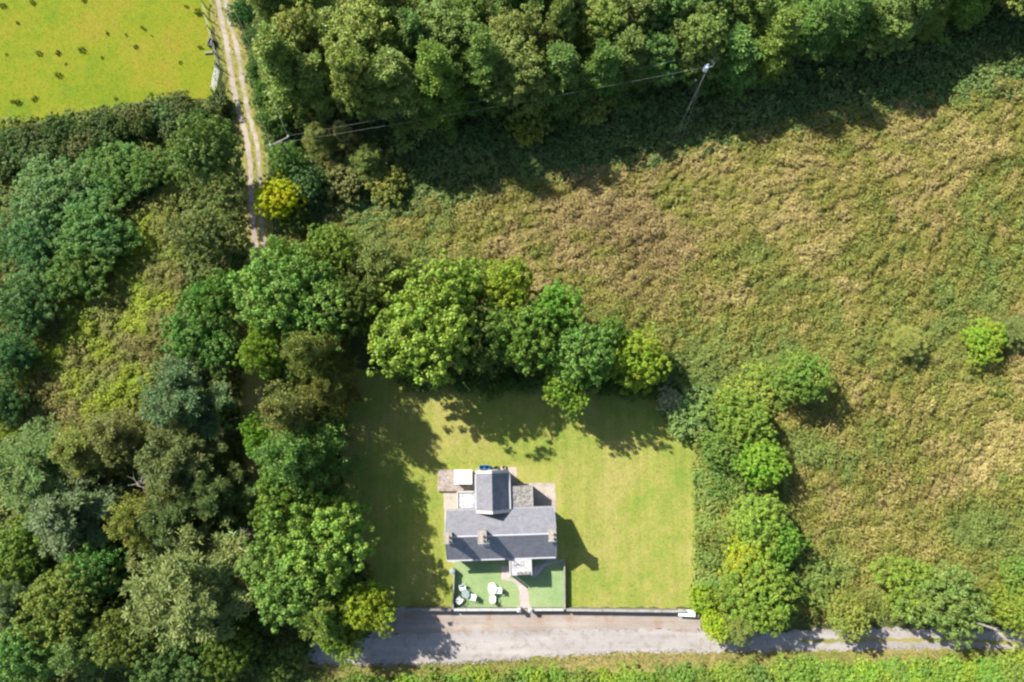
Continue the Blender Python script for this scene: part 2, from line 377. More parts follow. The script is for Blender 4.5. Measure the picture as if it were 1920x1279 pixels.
for s in range(2):
    c, ct = broad_crown(141+s, 2.4, 1.5, .05, 26, 9, 24, .24, .26, .17, zmin=-.1, top=.3, asp=.55)
    add_proto('bramble', c, trunk_mesh(150+s, 1.3, .05, ct[::4] * .9, .3, .15), 2.4, 1.5)
RNG = random.Random(7)
GAIN = (1.92, 1.88, 1.2)
def plant(name, px, py, rpx, h, sp, color, label, cat='tree', group=None, xy=None, zf=.6, parent=None, squash=None, r=None):
    """one tree or shrub: trunk + crown, its crown seen at pixel px,py"""
    i = RNG.randrange(len(PROTO[sp])); crown, trunk, R, H = PROTO[sp][i]
    p = Vector((*xy, 0)) if xy else at(px, py, h*zf)
    if r is None:
        pp = at(px+rpx, py, h*zf); r = (pp-at(px, py, h*zf)).length
    sx = r/R; sz = h/H; vc = tuple(c*k*RNG.uniform(.93, 1.07) for c, k in zip(color, GAIN))
    e = empty(name, (p.x, p.y, 0), RNG.uniform(0, 6.283), parent)
    e.scale = (sx*RNG.uniform(.93, 1.07), sx*RNG.uniform(.93, 1.07)*(squash or 1), sz)
    tr = bpy.data.objects.new('trunk', trunk); COL.objects.link(tr); tr.parent = e
    cr = bpy.data.objects.new('crown', crown); COL.objects.link(cr); cr.parent = e; cr.color = (*vc, 1)
    if label: tag(e, label, cat, group)
    return e

# ------------------------------------------------------------------ ground and surfaces
def P(*pts): return [at2(*p) for p in pts]
PASTURE = P((-140, -120), (385, -120), (392, 0), (396, 60), (402, 110), (406, 160), (405, 185), (330, 192), (200, 205), (100, 225), (0, 240), (-140, 270))
LAWNP = P((655, 690), (760, 700), (1000, 715), (1235, 735), (1255, 800), (1305, 845), (1304, 1000), (1302, 1139), (1000, 1139), (762, 1139), (725, 1139), (650, 1000), (635, 800))
LANEP = P((556, 1204), (600, 1196), (660, 1196), (760, 1186), (880, 1180), (1050, 1177), (1200, 1177), (1310, 1179), (1400, 1184), (1480, 1182), (1560, 1177), (1700, 1178), (1860, 1180), (1980, 1194), (2100, 1210),
          (2100, 1236), (1920, 1217), (1700, 1218), (1500, 1221), (1400, 1223), (1200, 1223), (1000, 1234), (850, 1245), (660, 1250), (600, 1243), (565, 1236), (545, 1222))
FOREP = P((735, 1141), (1000, 1142), (1302, 1144), (1318, 1165), (1316, 1182), (1200, 1181), (1050, 1181), (880, 1184), (760, 1190), (690, 1194))
TRL = [(404, -60), (409, 0), (416, 40), (424, 80), (431, 120), (437, 160), (446, 200), (455, 230), (462, 260), (468, 300), (470, 340), (472, 380), (474, 420), (478, 460), (474, 520), (470, 600), (468, 700), (470, 800), (472, 900), (474, 1000), (476, 1100), (480, 1170)]
TRR = [(418, -60), (423, 0), (430, 40), (439, 70), (446, 100), (451, 130), (456, 160), (465, 210), (477, 250), (484, 280), (487, 320), (488, 360), (490, 400), (492, 440), (495, 465), (491, 520), (487, 600), (485, 700), (487, 800), (489, 900), (491, 1000), (494, 1100), (500, 1170)]
TRACKC = [((a[0]+b[0])/2, (a[1]+b[1])/2) for a, b in zip(TRL, TRR[:len(TRL)])]
def strip(pts, w):
    q = [Vector(p) for p in pts]; Lf = []; Rt = []
    for i, p in enumerate(q):
        d = (q[min(i+1, len(q)-1)] - q[max(i-1, 0)]).normalized(); n = Vector((-d.y, d.x)); Lf.append(tuple(p+n*w/2)); Rt.append(tuple(p-n*w/2))
    return Lf + Rt[::-1]
TRACKBED = strip(P(*TRACKC), 3.1)
HOUSEPAD = P((815, 870), (1050, 870), (1065, 1060), (1062, 1141), (845, 1141), (825, 1050))
NZ = Noise(3); NZ2 = Noise(9)
MEADOW = P((500, 470), (560, 420), (760, 380), (1000, 330), (1250, 290), (1500, 225), (1750, 180), (2050, 130), (2100, 1150), (1480, 1158), (1490, 1000), (1470, 850), (1400, 800), (1330, 740), (1250, 700), (1200, 640), (1000, 560), (760, 520), (600, 470))
ROADV = P((540, 1245), (860, 1238), (1330, 1215), (2100, 1212), (2100, 1300), (1300, 1262), (860, 1266), (540, 1275))
ROUGH = P((335, 330), (330, 420), (345, 520), (330, 640), (300, 700), (250, 790), (120, 830), (30, 830), (-60, 800), (40, 640), (120, 560), (200, 500), (240, 430), (280, 380))
def meadow_colour(X, Y, rng):
    """living grass to dead stems, in patches"""
    q = pxs(np.stack([X, Y], 1)); n = len(X)
    b = NZ(X, Y, 8.0, 4)*.8 + NZ2(X, Y, 1.8, 2)*.8 - .42
    for cx, cy, s, w in ((1180, 490, 170, .30), (980, 430, 120, .18), (1650, 330, 220, .10), (1700, 900, 200, .26), (1560, 930, 120, .10), (1350, 690, 110, -.42), (1660, 680, 120, -.36), (1620, 1120, 150, -.36), (1690, 800, 90, -.22), (720, 430, 130, -.18), (1500, 640, 60, .15), (1850, 560, 110, -.15), (1530, 1040, 100, -.12), (1800, 850, 170, .22), (1560, 900, 120, .18), (1640, 430, 200, .12)):
        b = b + w*np.exp(-((q[:, 0]-cx)**2 + (q[:, 1]-cy)**2)/(2*s*s))
    lush = NZ2(X+300, Y, 6.0, 3); b = b - np.clip((lush-.60)*4, 0, .35)
    b = np.clip(b + rng.normal(0, .10, n), 0, 1)
    y = np.clip(NZ2(X, Y, 14.0, 2)*1.3 - .15 + (q[:, 0]-1100)/2600, 0, 1)
    green = np.array([.165, .215, .050]); olive = np.array([.225, .215, .046]); tan = np.array([.41, .335, .125]); brown = np.array([.25, .185, .078])
    d = tan[None]*y[:, None] + brown[None]*(1-y[:, None])
    t1 = np.clip(b/.45, 0, 1)[:, None]; t2 = np.clip((b-.45)/.4, 0, 1)[:, None]
    return (green*(1-t1) + olive*t1)*(1-t2) + d*t2
# one ground sheet: fine in the middle, coarse out to the horizon
far = np.array([-1500., -800., -400., -220., -140.])
gx = np.concatenate([far, np.arange(-92, 92.01, .5), -far[::-1]]); gy = np.concatenate([far*1.0, np.arange(-45, 92.01, .5), -far[::-1]])
GX, GY = np.meshgrid(gx, gy); gp = np.stack([GX.ravel(), GY.ravel()], 1)
msk = np.ones(len(gp))
for pg in (PASTURE, LAWNP, LANEP, FOREP, TRACKBED, HOUSEPAD, ROADV):
    dd = pdist(gp, pg); dd[inside(gp, pg)] = -1; msk *= smooth01(dd/1.5)
gz = msk*(NZ(gp[:, 0], gp[:, 1], 2.4, 3)*.75 + NZ2(gp[:, 0], gp[:, 1], 14., 2)*.25 - .35) - .03
gz[(np.abs(gp[:, 0]) > 95) | (gp[:, 1] < -46) | (gp[:, 1] > 95)] = -.03
ny, nx = GX.shape; idx = np.arange(nx*ny).reshape(ny, nx)
F = np.stack([idx[:-1, :-1], idx[:-1, 1:], idx[1:, 1:], idx[1:, :-1]], -1).reshape(-1, 4)
gm = bpy.data.meshes.new('ground'); gm.vertices.add(len(gp)); gm.vertices.foreach_set('co', np.column_stack([gp, gz]).astype(np.float32).ravel())
gm.loops.add(F.size); gm.loops.foreach_set('vertex_index', F.astype(np.int32).ravel()); gm.polygons.add(len(F)); gm.polygons.foreach_set('loop_start', np.arange(0, F.size, 4, dtype=np.int32))
rg = np.random.default_rng(5); gc = meadow_colour(gp[:, 0], gp[:, 1], rg)*.55
inm = inside(gp, MEADOW) | inside(gp, ROUGH)
gc[~inm] = np.array([.062, .075, .025])*(0.7 + .6*NZ(gp[~inm, 0], gp[~inm, 1], 4.0, 3))[:, None]
a = gm.attributes.new('col', 'FLOAT_COLOR', 'POINT'); a.data.foreach_set('color', np.column_stack([gc, np.ones(len(gc))]).astype(np.float32).ravel())
gm.update(calc_edges=True); gm.polygons.foreach_set('use_smooth', np.ones(len(F), bool))
tag(obj('ground', gm, MATS['rough_ground']), kind='structure')
def sheet(name, pts, z, m, step=.6, amp=.08, seed=1, parent=None, kind='structure'):
    bm = bmesh.new(); f = poly(bm, [(x, y, z) for x, y in ragged(pts, step, amp, seed)])
    bmesh.ops.triangulate(bm, faces=[f]); bmesh.ops.recalc_face_normals(bm, faces=bm.faces[:])
    if sum(f.normal.z for f in bm.faces) < 0: bmesh.ops.reverse_faces(bm, faces=bm.faces[:])
    o = bmobj(name, bm, m, parent)
    if kind: o['kind'] = kind
    return o
sheet('pasture', PASTURE, .004, PAST, .8, .25, 1)
sheet('lawn', LAWNP, .004, LAWN, .7, .12, 2)
sheet('track_verge', TRACKBED, .002, VERGE, .6, .25, 3)
sheet('roadside_verge', P((540, 1245), (860, 1238), (1330, 1215), (2100, 1212), (2100, 1300), (1300, 1262), (860, 1266), (540, 1275)), .000, VERGE, .6, .15, 8)
sheet('lane', LANEP, .010, LANE, .5, .2, 4)
sheet('forecourt', FOREP, .014, FORE, .4, .22, 5)
sheet('lane_grass_strip', P((1500, 1200), (1520, 1199), (1600, 1197), (1800, 1196), (2050, 1212), (2050, 1219), (1800, 1203), (1600, 1204), (1520, 1204), (1500, 1203)), .018, VERGE, .35, .12, 6)
sheet('track', strip(P(*TRL[:15]), .60), .010, TRACK, .5, .10, 7)
tr2 = sheet('track', strip(P(*TRR[:16]), .46), .010, TRACK, .5, .12, 9)
sheet('yard', P((831, 923), (860, 915), (893, 900), (893, 878), (968, 876), (970, 905), (1000, 906), (1041, 906), (1043, 950), (1046, 1053), (852, 1056), (836, 1052)), .012, PAVE, .5, .05, 10)

# ------------------------------------------------------------------ the cottage
HX, HY, HR = -1.15, -7.30, math.radians(1.7)
cot = tag(empty('cottage', (HX, HY, 0), HR), 'white cottage with grey slate roof, three chimneys and a rear wing', 'house')
L2, D2, EV, RG = 5.55, 2.45, 2.45, 4.55       # half length, half depth, eave and ridge height
w, d = L2-.16, D2-.28
bm = bmesh.new(); prism(bm, [(-d, 0), (d, 0), (d, EV+.1), (0, RG-.12), (-d, EV+.1)], 'x', -w, w); bmobj('wall', bm, RENDER, cot)
def gable_roof(parent, axis, half, a, b, ev, rg, th=.11, m=SLATE, cx=0.0):
    """two sloping slabs that meet at the ridge, each a part"""
    out = []
    for s in (-1, 1):
        bm = bmesh.new(); k = (rg-ev)/half
        pr = [(cx+s*half, ev), (cx, rg), (cx, rg-th*1.2), (cx+s*half, ev-th)]
        prism(bm, pr, axis, a, b)
        o = bmobj('roof', bm, m, parent); out.append(o)
    return out
gable_roof(cot, 'x', D2, -L2, L2, EV, RG)
bm = bmesh.new(); prism(bm, [(-.10, RG-.06), (0, RG+.05), (.10, RG-.06), (0, RG+.01)], 'x', -L2-.01, L2+.01); bmobj('ridge_cap', bm, TRIM, cot)
for s in (-1, 1):
    bm = bmesh.new(); prism(bm, [(s*(D2+.005), EV-.10), (s*(D2+.15), EV-.08), (s*(D2+.15), EV+.03), (s*(D2+.12), EV+.03), (s*(D2+.12), EV-.04), (s*(D2+.005), EV-.04)], 'x', -L2, L2); bmobj('gutter', bm, TRIM, cot)
for x in (-L2-.03, L2+.03):
    for s in (-1, 1):
        bm = bmesh.new(); prism(bm, [(s*D2, EV-.13), (s*D2, EV+.035), (0, RG+.035), (0, RG-.13)], 'x', x-.018, x+.018); bmobj('verge_board', bm, TRIM, cot)
def chimney(x, wx, wy, top, pots, aerial=False):
    ch = empty('chimney', (x, 0, 0), 0, cot)
    bm = bmesh.new(); box(bm, -wx/2, wx/2, -wy/2, wy/2, 3.4, top-.12, .02); bmobj('stack', bm, CREAM, ch)
    bm = bmesh.new(); box(bm, -wx/2-.07, wx/2+.07, -wy/2-.07, wy/2+.07, top-.12, top, .02); bmobj('cap', bm, COPING, ch)
    for k in range(pots):
        y = (k-(pots-1)/2)*.42
        bm = bmesh.new(); lathe(bm, [(.13, top), (.11, top+.30), (.14, top+.31), (.14, top+.36), (.08, top+.36)], (0, y, 0), 12); bmobj('pot', bm, TERRA, ch)
    bm = bmesh.new(); prism(bm, [(-wy/2-.16, 4.33-.02), (-wy/2-.002, 4.46), (-wy/2-.002, 4.2), (-wy/2-.16, 4.2)], 'x', -wx/2-.05, wx/2+.05); bmobj('flashing', bm, PORC, ch)
    if aerial:
        bm = bmesh.new(); tube(bm, [(.2, -.5, top-.3), (.2, -.5, top+.9)], .03, 6); tube(bm, [(-.35, -.5, top+.8), (.75, -.5, top+.8)], .025, 5)
        for q in range(5): tube(bm, [(-.3+q*.24, -.8, top+.8), (-.3+q*.24, -.2, top+.8)], .015, 4)
        bmobj('aerial', bm, STEEL, ch)
chimney(-L2+.42, .62, .95, 5.55, 2); chimney(-1.78, .75, 1.15, 5.65, 2, True); chimney(L2-.42, .62, 1.15, 5.55, 2)
def window(x, y, z0, wd, ht, ax='y', sgn=-1, parent=cot):
    """window on a wall facing along ax"""
    o = empty('window', (x, y, z0), 0 if ax == 'y' else math.pi/2, parent); s = sgn
    bm = bmesh.new()
    for a in ((-wd/2, -wd/2+.07, 0, ht), (wd/2-.07, wd/2, 0, ht), (-wd/2+.07, wd/2-.07, 0, .07), (-wd/2+.07, wd/2-.07, ht-.07, ht), (-.03, .03, .07, ht-.07)):
        box(bm, a[0], a[1], s*.0-.04, s*.0+.04, a[2], a[3])
    bmobj('frame', bm, WHITE, o)
    bm = bmesh.new(); box(bm, -wd/2+.05, wd/2-.05, -.015, .015, .05, ht-.05); bmobj('pane', bm, GLASSM, o)
    bm = bmesh.new(); box(bm, -wd/2-.08, wd/2+.08, min(0, s*.14), max(0, s*.14), -.09, -.01); bmobj('sill', bm, TRIM, o)
for x in (-3.9, -1.9, 4.1): window(x, -d-.02, .85, 1.0, 1.15)
window(w+.02, -.6, .9, .8, 1.0, 'x', -1)
# rear wing with its own ridge running north
ex0, ex1, ey0, ey1 = -2.42, .98, 2.62, 6.42; xc = (ex0+ex1)/2; EE, ER = 2.70, 4.62
bm = bmesh.new(); h2 = (ex1-ex0)/2-.14
prism(bm, [(xc-h2, 0), (xc+h2, 0), (xc+h2, EE), (xc, ER-.1), (xc-h2, EE)], 'y', ey0-.35, ey1-.12); bmobj('wall', bm, RENDER, cot)
gable_roof(cot, 'y', (ex1-ex0)/2, ey0-.2, ey1-.34, EE, ER, cx=xc)
for y0, y1, up in ((ey1-.33, ey1+.0, .10), (ey0-.52, ey0-.21, .07)):
    bm = bmesh.new(); hh = (ex1-ex0)/2+.03
    prism(bm, [(xc-hh, EE-.35), (xc+hh, EE-.35), (xc+hh, EE+up), (xc, ER+up), (xc-hh, EE+up)], 'y', y0, y1); bmobj('gable_parapet', bm, RENDER, cot)
bm = bmesh.new(); prism(bm, [(xc-.08, ER-.07), (xc, ER+.04), (xc+.08, ER-.07), (xc, ER)], 'y', ey0-.2, ey1-.34); bmobj('ridge_cap', bm, SLATE, cot)
for s in (-1, 1):
    x = xc+s*((ex1-ex0)/2+.005); bm = bmesh.new(); box(bm, min(x, x+s*.14), max(x, x+s*.14), ey0-.2, ey1-.36, EE-.13, EE+.0); bmobj('gutter', bm, TRIM, cot)
window(xc, ey1-.11, .95, .9, 1.0, 'y', 1)
# flat-roofed lean-tos and the porch
def flat_block(x0, x1, y0, y1, h, m, sides, par=.12):
    bm = bmesh.new(); box(bm, x0+.02, x1-.02, y0+.02, y1-.02, 0, h-.08); bmobj('wall', bm, RENDER, cot)
    bm = bmesh.new(); box(bm, x0, x1, y0, y1, h-.078, h, .015); bmobj('flat_roof', bm, m, cot)
    for sd in sides:
        bm = bmesh.new(); a = {'w': (x0-.02, x0+.12, y0, y1), 'e': (x1-.12, x1+.02, y0, y1), 'n': (x0+.13, x1-.13, y1-.12, y1+.02), 's': (x0+.13, x1-.13, y0-.02, y0+.12)}[sd]
        box(bm, *a, h+.002, h+par, .01); bmobj('parapet', bm, RENDER if m is FELT_L else COPING, cot)
flat_block(-4.45, -2.58, 2.62, 4.32, 2.35, FELT_L, 'wn')
flat_block(1.14, 3.42, 2.62, 4.72, 2.40, FELT_D, 'e', .07)
flat_block(.80, 3.05, -4.18, -2.62, 2.45, FELT_L, 'ew', .10)
bm = bmesh.new(); box(bm, 1.55, 2.9, -4.10, -3.82, 2.452, 2.66, .03); bmobj('porch_cornice', bm, FELT_D, cot)
bm = bmesh.new(); box(bm, .62, .80, -4.35, -4.18, 0, 2.3, .02); bmobj('porch_post', bm, RENDER, cot)
bm = bmesh.new(); box(bm, 1.45, 2.40, -4.22, -4.165, .02, 2.1, .01); dr = bmobj('door', bm, DOORM, cot)
bm = bmesh.new(); box(bm, 2.22, 2.28, -4.28, -4.222, 1.0, 1.14, .01); bmobj('handle', bm, STEEL, dr)

# ------------------------------------------------------------------ yard things
s0, s1 = at(822, 881), at(886, 921)
bm = bmesh.new(); box(bm, s0.x, s1.x-.15, s1.y, s0.y, 0, .34, .02)
tag(bmobj('concrete_slab', bm, SLABM), 'mottled brown concrete slab on the lawn left of the cottage rear wing', 'slab')
a0, a1 = at(852, 881, 1.5), at(885, 908, 1.5)
sh = tag(empty('garden_store', ((a0.x+a1.x)/2, (a0.y+a1.y)/2, .34)), 'small white flat-roofed store box on the brown concrete slab', 'shed')
hx, hy = (a1.x-a0.x)/2, (a0.y-a1.y)/2
bm = bmesh.new(); box(bm, -hx+.08, hx-.08, -hy+.08, hy-.08, 0, 1.1, .02); bmobj('wall', bm, RENDER, sh)
bm = bmesh.new()
prism(bm, [(-hy, 1.06), (hy, 1.14), (hy, 1.20), (-hy, 1.12)], 'x', -hx, hx); rf = bmobj('roof', bm, TANKW, sh)
for k in range(9):
    bm = bmesh.new(); x = -hx+.12+k*(2*hx-.24)/8; prism(bm, [(-hy, 1.122), (hy, 1.202), (hy, 1.225), (-hy, 1.145)], 'x', x-.025, x+.025); bmobj('corrugation', bm, TANKW, rf)
bm = bmesh.new(); box(bm, -.35, .35, -hy+.045, -hy+.078, .03, 1.0, .008); bmobj('door', bm, DARKW, sh)
p0, p1 = at(823, 884, .40), at(842, 906, .40)
bm = bmesh.new(); tube(bm, [p0, p0.lerp(p1, .5), p1], .06, 8); tag(bmobj('pipe', bm, TRIM), 'pale pipe lying diagonally on the brown concrete slab', 'pipe')
def crate(px, py, rz, label, m, sz=(.55, .42, .5)):
    p = at(px, py); e = tag(empty('crate', (p.x, p.y, .012), rz), label, 'crate', 'crates behind the rear wing'); a, b, h = sz
    bm = bmesh.new(); box(bm, -a/2, a/2, -b/2, b/2, 0, .04); bmobj('base', bm, m, e)
    for x0, x1, y0, y1 in ((-a/2, a/2, -b/2, -b/2+.03), (-a/2, a/2, b/2-.03, b/2), (-a/2, -a/2+.03, -b/2+.031, b/2-.031), (a/2-.03, a/2, -b/2+.031, b/2-.031)):
        bm = bmesh.new(); box(bm, x0, x1, y0, y1, .041, h, .006); bmobj('side', bm, m, e)
    return e
crate(904, 876, .05, 'left blue plastic crate against the north wall of the rear wing', BLUE); crate(914, 876, -.08, 'right blue plastic crate against the north wall of the rear wing', BLUE)
crate(930, 877, .3, 'grey crate beside the blue crates behind the rear wing', WALLM, (.45, .35, .35)); crate(945, 876, -.2, 'rust-brown crate furthest right behind the rear wing', TERRA, (.38, .36, .3))
# front garden
turf = sheet('garden_turf', P((853, 1052), (1057, 1050), (1057, 1138), (853, 1139)), .020, TURF, 1.0, .0, 11)
sheet('garden_path', P((940, 1062), (953, 1062), (956, 1084), (974, 1086), (985, 1098), (991, 1110), (993, 1140), (975, 1140), (974, 1110), (970, 1097), (960, 1090), (940, 1088)), .026, PATHM, .4, .02, 12)
sheet('garden_path', P((1000, 1062), (1057, 1048), (1057, 1054), (1038, 1056), (1020, 1064), (1008, 1078), (999, 1084)), .026, PATHM, .4, .02, 13)
h0 = [at(1041, 1046, .04), at(1030, 1050, .04), at(1020, 1057, .04), at(1012, 1063, .04), at(1008, 1069, .04)]
bm = bmesh.new(); tube(bm, h0, .035, 6); tag(bmobj('garden_hose', bm, TRIM), 'pale hose curving across the shaded path right of the porch', 'hose')
def wall(name, a, b, th, h, label, body, cap, capx=.02, cat='wall'):
    a, b = Vector(a), Vector(b); dv = b-a; Ln = dv.length; e = tag(empty(name, (a.x, a.y, 0), math.atan2(dv.y, dv.x)), label, cat)
    bm = bmesh.new(); box(bm, 0, Ln, -th/2, th/2, -.1, h, .015); bmobj('body', bm, body, e)
    n = max(1, round(Ln/1.2)); 
    me = None
    for k in range(n):
        if me is None:
            bm = bmesh.new(); box(bm, .008, Ln/n-.008, -th/2-capx, th/2+capx, h+.001, h+.07, .015); o = bmobj('coping_stone', bm, cap, e); me = o.data
        else: o = obj('coping_stone', me, None, e)
        o.location = (k*Ln/n, RNG.uniform(-.008, .008), 0); o.rotation_euler.z = RNG.uniform(-.004, .004)
    return e
wl, g0, pA, pB, g1, wr = at2(762, 1139), at2(850, 1140), at2(973, 1140), at2(994, 1140), at2(1058, 1140), at2(1283, 1143)
wall('roadside_wall', wl, (g0[0]-.14, g0[1]), .20, .90, 'low grey roadside wall left of the front garden, half in tree shadow', WALLM, WALLM)
wall('garden_wall', (g0[0]+.12, g0[1]), (pA[0]-.16, pA[1]), .20, .85, 'white-topped low wall along the front garden, left of the gate piers', WALLM, RENDER)
wall('garden_wall', (pB[0]+.16, pB[1]), (g1[0]-.12, g1[1]), .20, .85, 'white-topped low wall along the front garden, right of the gate piers', WALLM, RENDER)
wall('roadside_wall', (g1[0]+.14, g1[1]), wr, .20, .90, 'long low roadside wall between the front garden and the white block', WALLM, COPING)
wall('side_wall', (g0[0], g0[1]), at2(853, 1067), .11, .80, 'thin pale wall down the left side of the front garden', WALLM, COPING, .01)
wall('side_wall', (g1[0], g1[1]), at2(1057, 1052), .11, .80, 'thin pale wall down the right side of the front garden', WALLM, COPING, .01)
for p, lab in ((pA, 'left white gate pier at the front garden path'), (pB, 'right white gate pier at the front garden path')):
    e = tag(empty('gate_pier', (p[0], p[1], 0)), lab, 'pier', 'gate piers')
    bm = bmesh.new(); box(bm, -.16, .16, -.16, .16, -.05, 1.12, .01); bmobj('shaft', bm, RENDER, e)
    bm = bmesh.new(); box(bm, -.21, .21, -.21, .21, 1.121, 1.19, .015); poly(bm, [(-.2, -.2, 1.191), (.2, -.2, 1.191), (0, 0, 1.34)]); poly(bm, [(.2, -.2, 1.191), (.2, .2, 1.191), (0, 0, 1.34)]); poly(bm, [(.2, .2, 1.191), (-.2, .2, 1.191), (0, 0, 1.34)]); poly(bm, [(-.2, .2, 1.191), (-.2, -.2, 1.191), (0, 0, 1.34)])
    bmobj('cap', bm, RENDER, e)
q0, q1 = at(1272, 1144, .7), at(1304, 1156, .7)
e = tag(empty('gateway_block', ((q0.x+q1.x)/2, (q0.y+q1.y)/2, 0), math.radians(-3)), 'bright white painted block at the right end of the roadside wall', 'block')
hx, hy = (q1.x-q0.x)/2, (q0.y-q1.y)/2
bm = bmesh.new(); box(bm, -hx+.06, hx-.06, -hy+.06, hy-.06, -.05, .62, .02); bmobj('body', bm, RENDER, e)
bm = bmesh.new(); box(bm, -hx, hx, -hy, hy, .621, .70, .015); bmobj('top_slab', bm, WHITE, e)
def patio_chair(px, py, face, label):
    p = at(px, py); e = tag(empty('patio_chair', (p.x, p.y, .026), face), label, 'chair', 'white patio chairs')
    bm = bmesh.new(); box(bm, -.25, .25, -.25, .25, .40, .44, .02); bmobj('seat', bm, WHITE, e)
    bm = bmesh.new()
    pr = [(-.25, .44), (-.215, .44), (-.31, .86), (-.345, .86)]; prism(bm, pr, 'x', -.24, .24); bmobj('backrest', bm, WHITE, e)
    for sx in (-1, 1):
        bm = bmesh.new(); box(bm, min(sx*.25, sx*.31), max(sx*.25, sx*.31), -.27, .24, .62, .66, .015); bmobj('armrest', bm, WHITE, e)
        for sy in (-1, 1):
            bm = bmesh.new(); tube(bm, [(sx*.29, sy*.26, 0), (sx*.265, sy*.235, .61 if sy > 0 else .63)], [.03, .025], 6); bmobj('leg', bm, WHITE, e)
    return e
def patio_table(px, py, rx, ry, m, label, rz=0):
    p = at(px, py, .7); e = tag(empty('patio_table', (p.x, p.y, .026), rz), label, 'table')
    bm = bmesh.new(); lathe(bm, [(.94, .66), (1.0, .68), (1.0, .71), (.97, .72)], (0, 0, 0), 28, rx, ry); bmobj('table_top', bm, m, e)
    for sx in (-1, 1):
        for sy in (-1, 1):
            bm = bmesh.new(); tube(bm, [(sx*rx*.72, sy*ry*.72, 0), (sx*rx*.6, sy*ry*.6, .66)], [.03, .035], 6); bmobj('leg', bm, m, e)
    bm = bmesh.new(); lathe(bm, [(.05, .725), (.05, .728), (.03, .729)], (0, 0, 0), 10); bmobj('parasol_hole', bm, GREYT, e)
patio_table(923, 1104, .42, .60, WHITE, 'oval white plastic table in the middle of the front garden', .1)
patio_chair(935, 1105, math.radians(90), 'white patio chair right of the oval white table')
patio_chair(924, 1121, math.radians(5), 'white patio chair below the oval white table')
patio_table(873, 1113, .36, .52, GREYT, 'grey-green table between three chairs at the garden left end', .5)
patio_chair(868, 1100, math.radians(200), 'white patio chair above the grey-green table')
patio_chair(863, 1123, math.radians(-40), 'white patio chair lower left of the grey-green table, by the side wall')
patio_chair(887, 1118, math.radians(80), 'white patio chair right of the grey-green table')
p = at(848, 1071, .8); e = tag(empty('water_butt', (p.x, p.y, 0)), 'grey barrel at the top left corner of the front garden', 'barrel')
bm = bmesh.new(); lathe(bm, [(.24, 0), (.29, .35), (.29, .6), (.25, .92)], seg=18); bmobj('barrel', bm, STEEL, e, smooth=False)
bm = bmesh.new(); lathe(bm, [(.28, .921), (.28, .96), (.10, 1.0)], seg=18); bmobj('lid', bm, GREYT, e)

# ------------------------------------------------------------------ poles, wires, gate, fence
def sag(a, b, s, n=18): return [a.lerp(b, i/n) - Vector((0, 0, s*4*(i/n)*(1-i/n))) for i in range(n+1)]
def pole(px, py, h, label, arm=None):
    p = at(px, py, h); e = tag(empty('utility_pole', (p.x, p.y, 0)), label, 'utility pole', 'utility poles')
    bm = bmesh.new(); tube(bm, [(0, 0, -.3), (0, 0, h*.5), (0, 0, h)], [.15, .13, .10], 10); bmobj('post', bm, DARKW if arm else PALEBARK, e); return e, p
eA, pa = pole(1328, 126, 8.2, 'wooden electricity pole with pale transformer in front of the north wood', 1)
c0, c1 = at(1337, 124, 8.5)-pa.xyz.copy().to_2d().to_3d(), at(1341, 97, 8.5)-pa.xyz.copy().to_2d().to_3d()
bm = bmesh.new(); tube(bm, [c0, c1], .06, 6); tube(bm, [c0, (c0+c1)/2+Vector((.25, -.05, -.1))], .035, 5); tube(bm, [c0+Vector((-.2, .35, 0)), (c0+c1)/2], .035, 5); tube(bm, [Vector((0, 0, 8.1)), c0], .05, 6); bmobj('crossarm', bm, PALEBARK, eA)
bm = bmesh.new(); lathe(bm, [(.20, 7.35), (.27, 7.45), (.27, 8.15), (.22, 8.25), (.06, 8.3)], (-.12, .12, 0), 16); tube(bm, [(-.12, .12, 8.28), (-.12, .12, 8.55)], .05, 8); tube(bm, [(.02, .2, 8.28), (.02, .2, 8.5)], .05, 8); bmobj('transformer', bm, PORC, eA)
bm = bmesh.new(); lathe(bm, [(.05, 0), (.09, .03), (.05, .06), (.09, .1), (.05, .15)], tuple(c1), 10); bmobj('insulator', bm, PORC, eA)
eB, pb = pole(526, 267, 8.0, 'electricity pole among pale foliage beside the track, above the yellow bush', 1)
b0, b1 = at(508, 273, 7.9), at(541, 257, 7.9)
off = Vector((pb.x, pb.y, 0)); bm = bmesh.new(); tube(bm, [b0-off, b1-off], .07, 6); bmobj('crossarm', bm, PALEBARK, eB)
for q in (b0, b1):
    bm = bmesh.new(); lathe(bm, [(.06, .05), (.11, .1), (.06, .15), (.11, .2), (.06, .26)], tuple(q-off), 10); bmobj('insulator', bm, STEEL, eB)
eC, pc = pole(1867, 1180, 7.0, 'slim pale pole standing beside the lane at the far right')
bm = bmesh.new(); tube(bm, [(-.35, 0, 6.8), (.35, .1, 6.8)], .04, 6); bmobj('crossarm', bm, DARKW, eC)
def wire(a, b, s, label, r=.010, group='overhead wires'):
    bm = bmesh.new(); tube(bm, sag(Vector(a), Vector(b), s), r, 5); tag(bmobj('overhead_wire', bm, ALUM), label, 'wire', group)
up = Vector((0, 0, .25))
wire(at(1341, 97, 8.6), b1+up, .5, 'upper overhead wire running from the crossarm left across the north wood')
wire(at(1327, 125, 8.4), b0+up, .5, 'lower overhead wire running from the transformer left across the north wood')
wire(b0+up, at(398, -45, 8.0), .3, 'left overhead wire of the pair crossing the track-side bushes')
wire(b1+up, at(412, -45, 8.0), .3, 'right overhead wire of the pair crossing the track-side bushes')
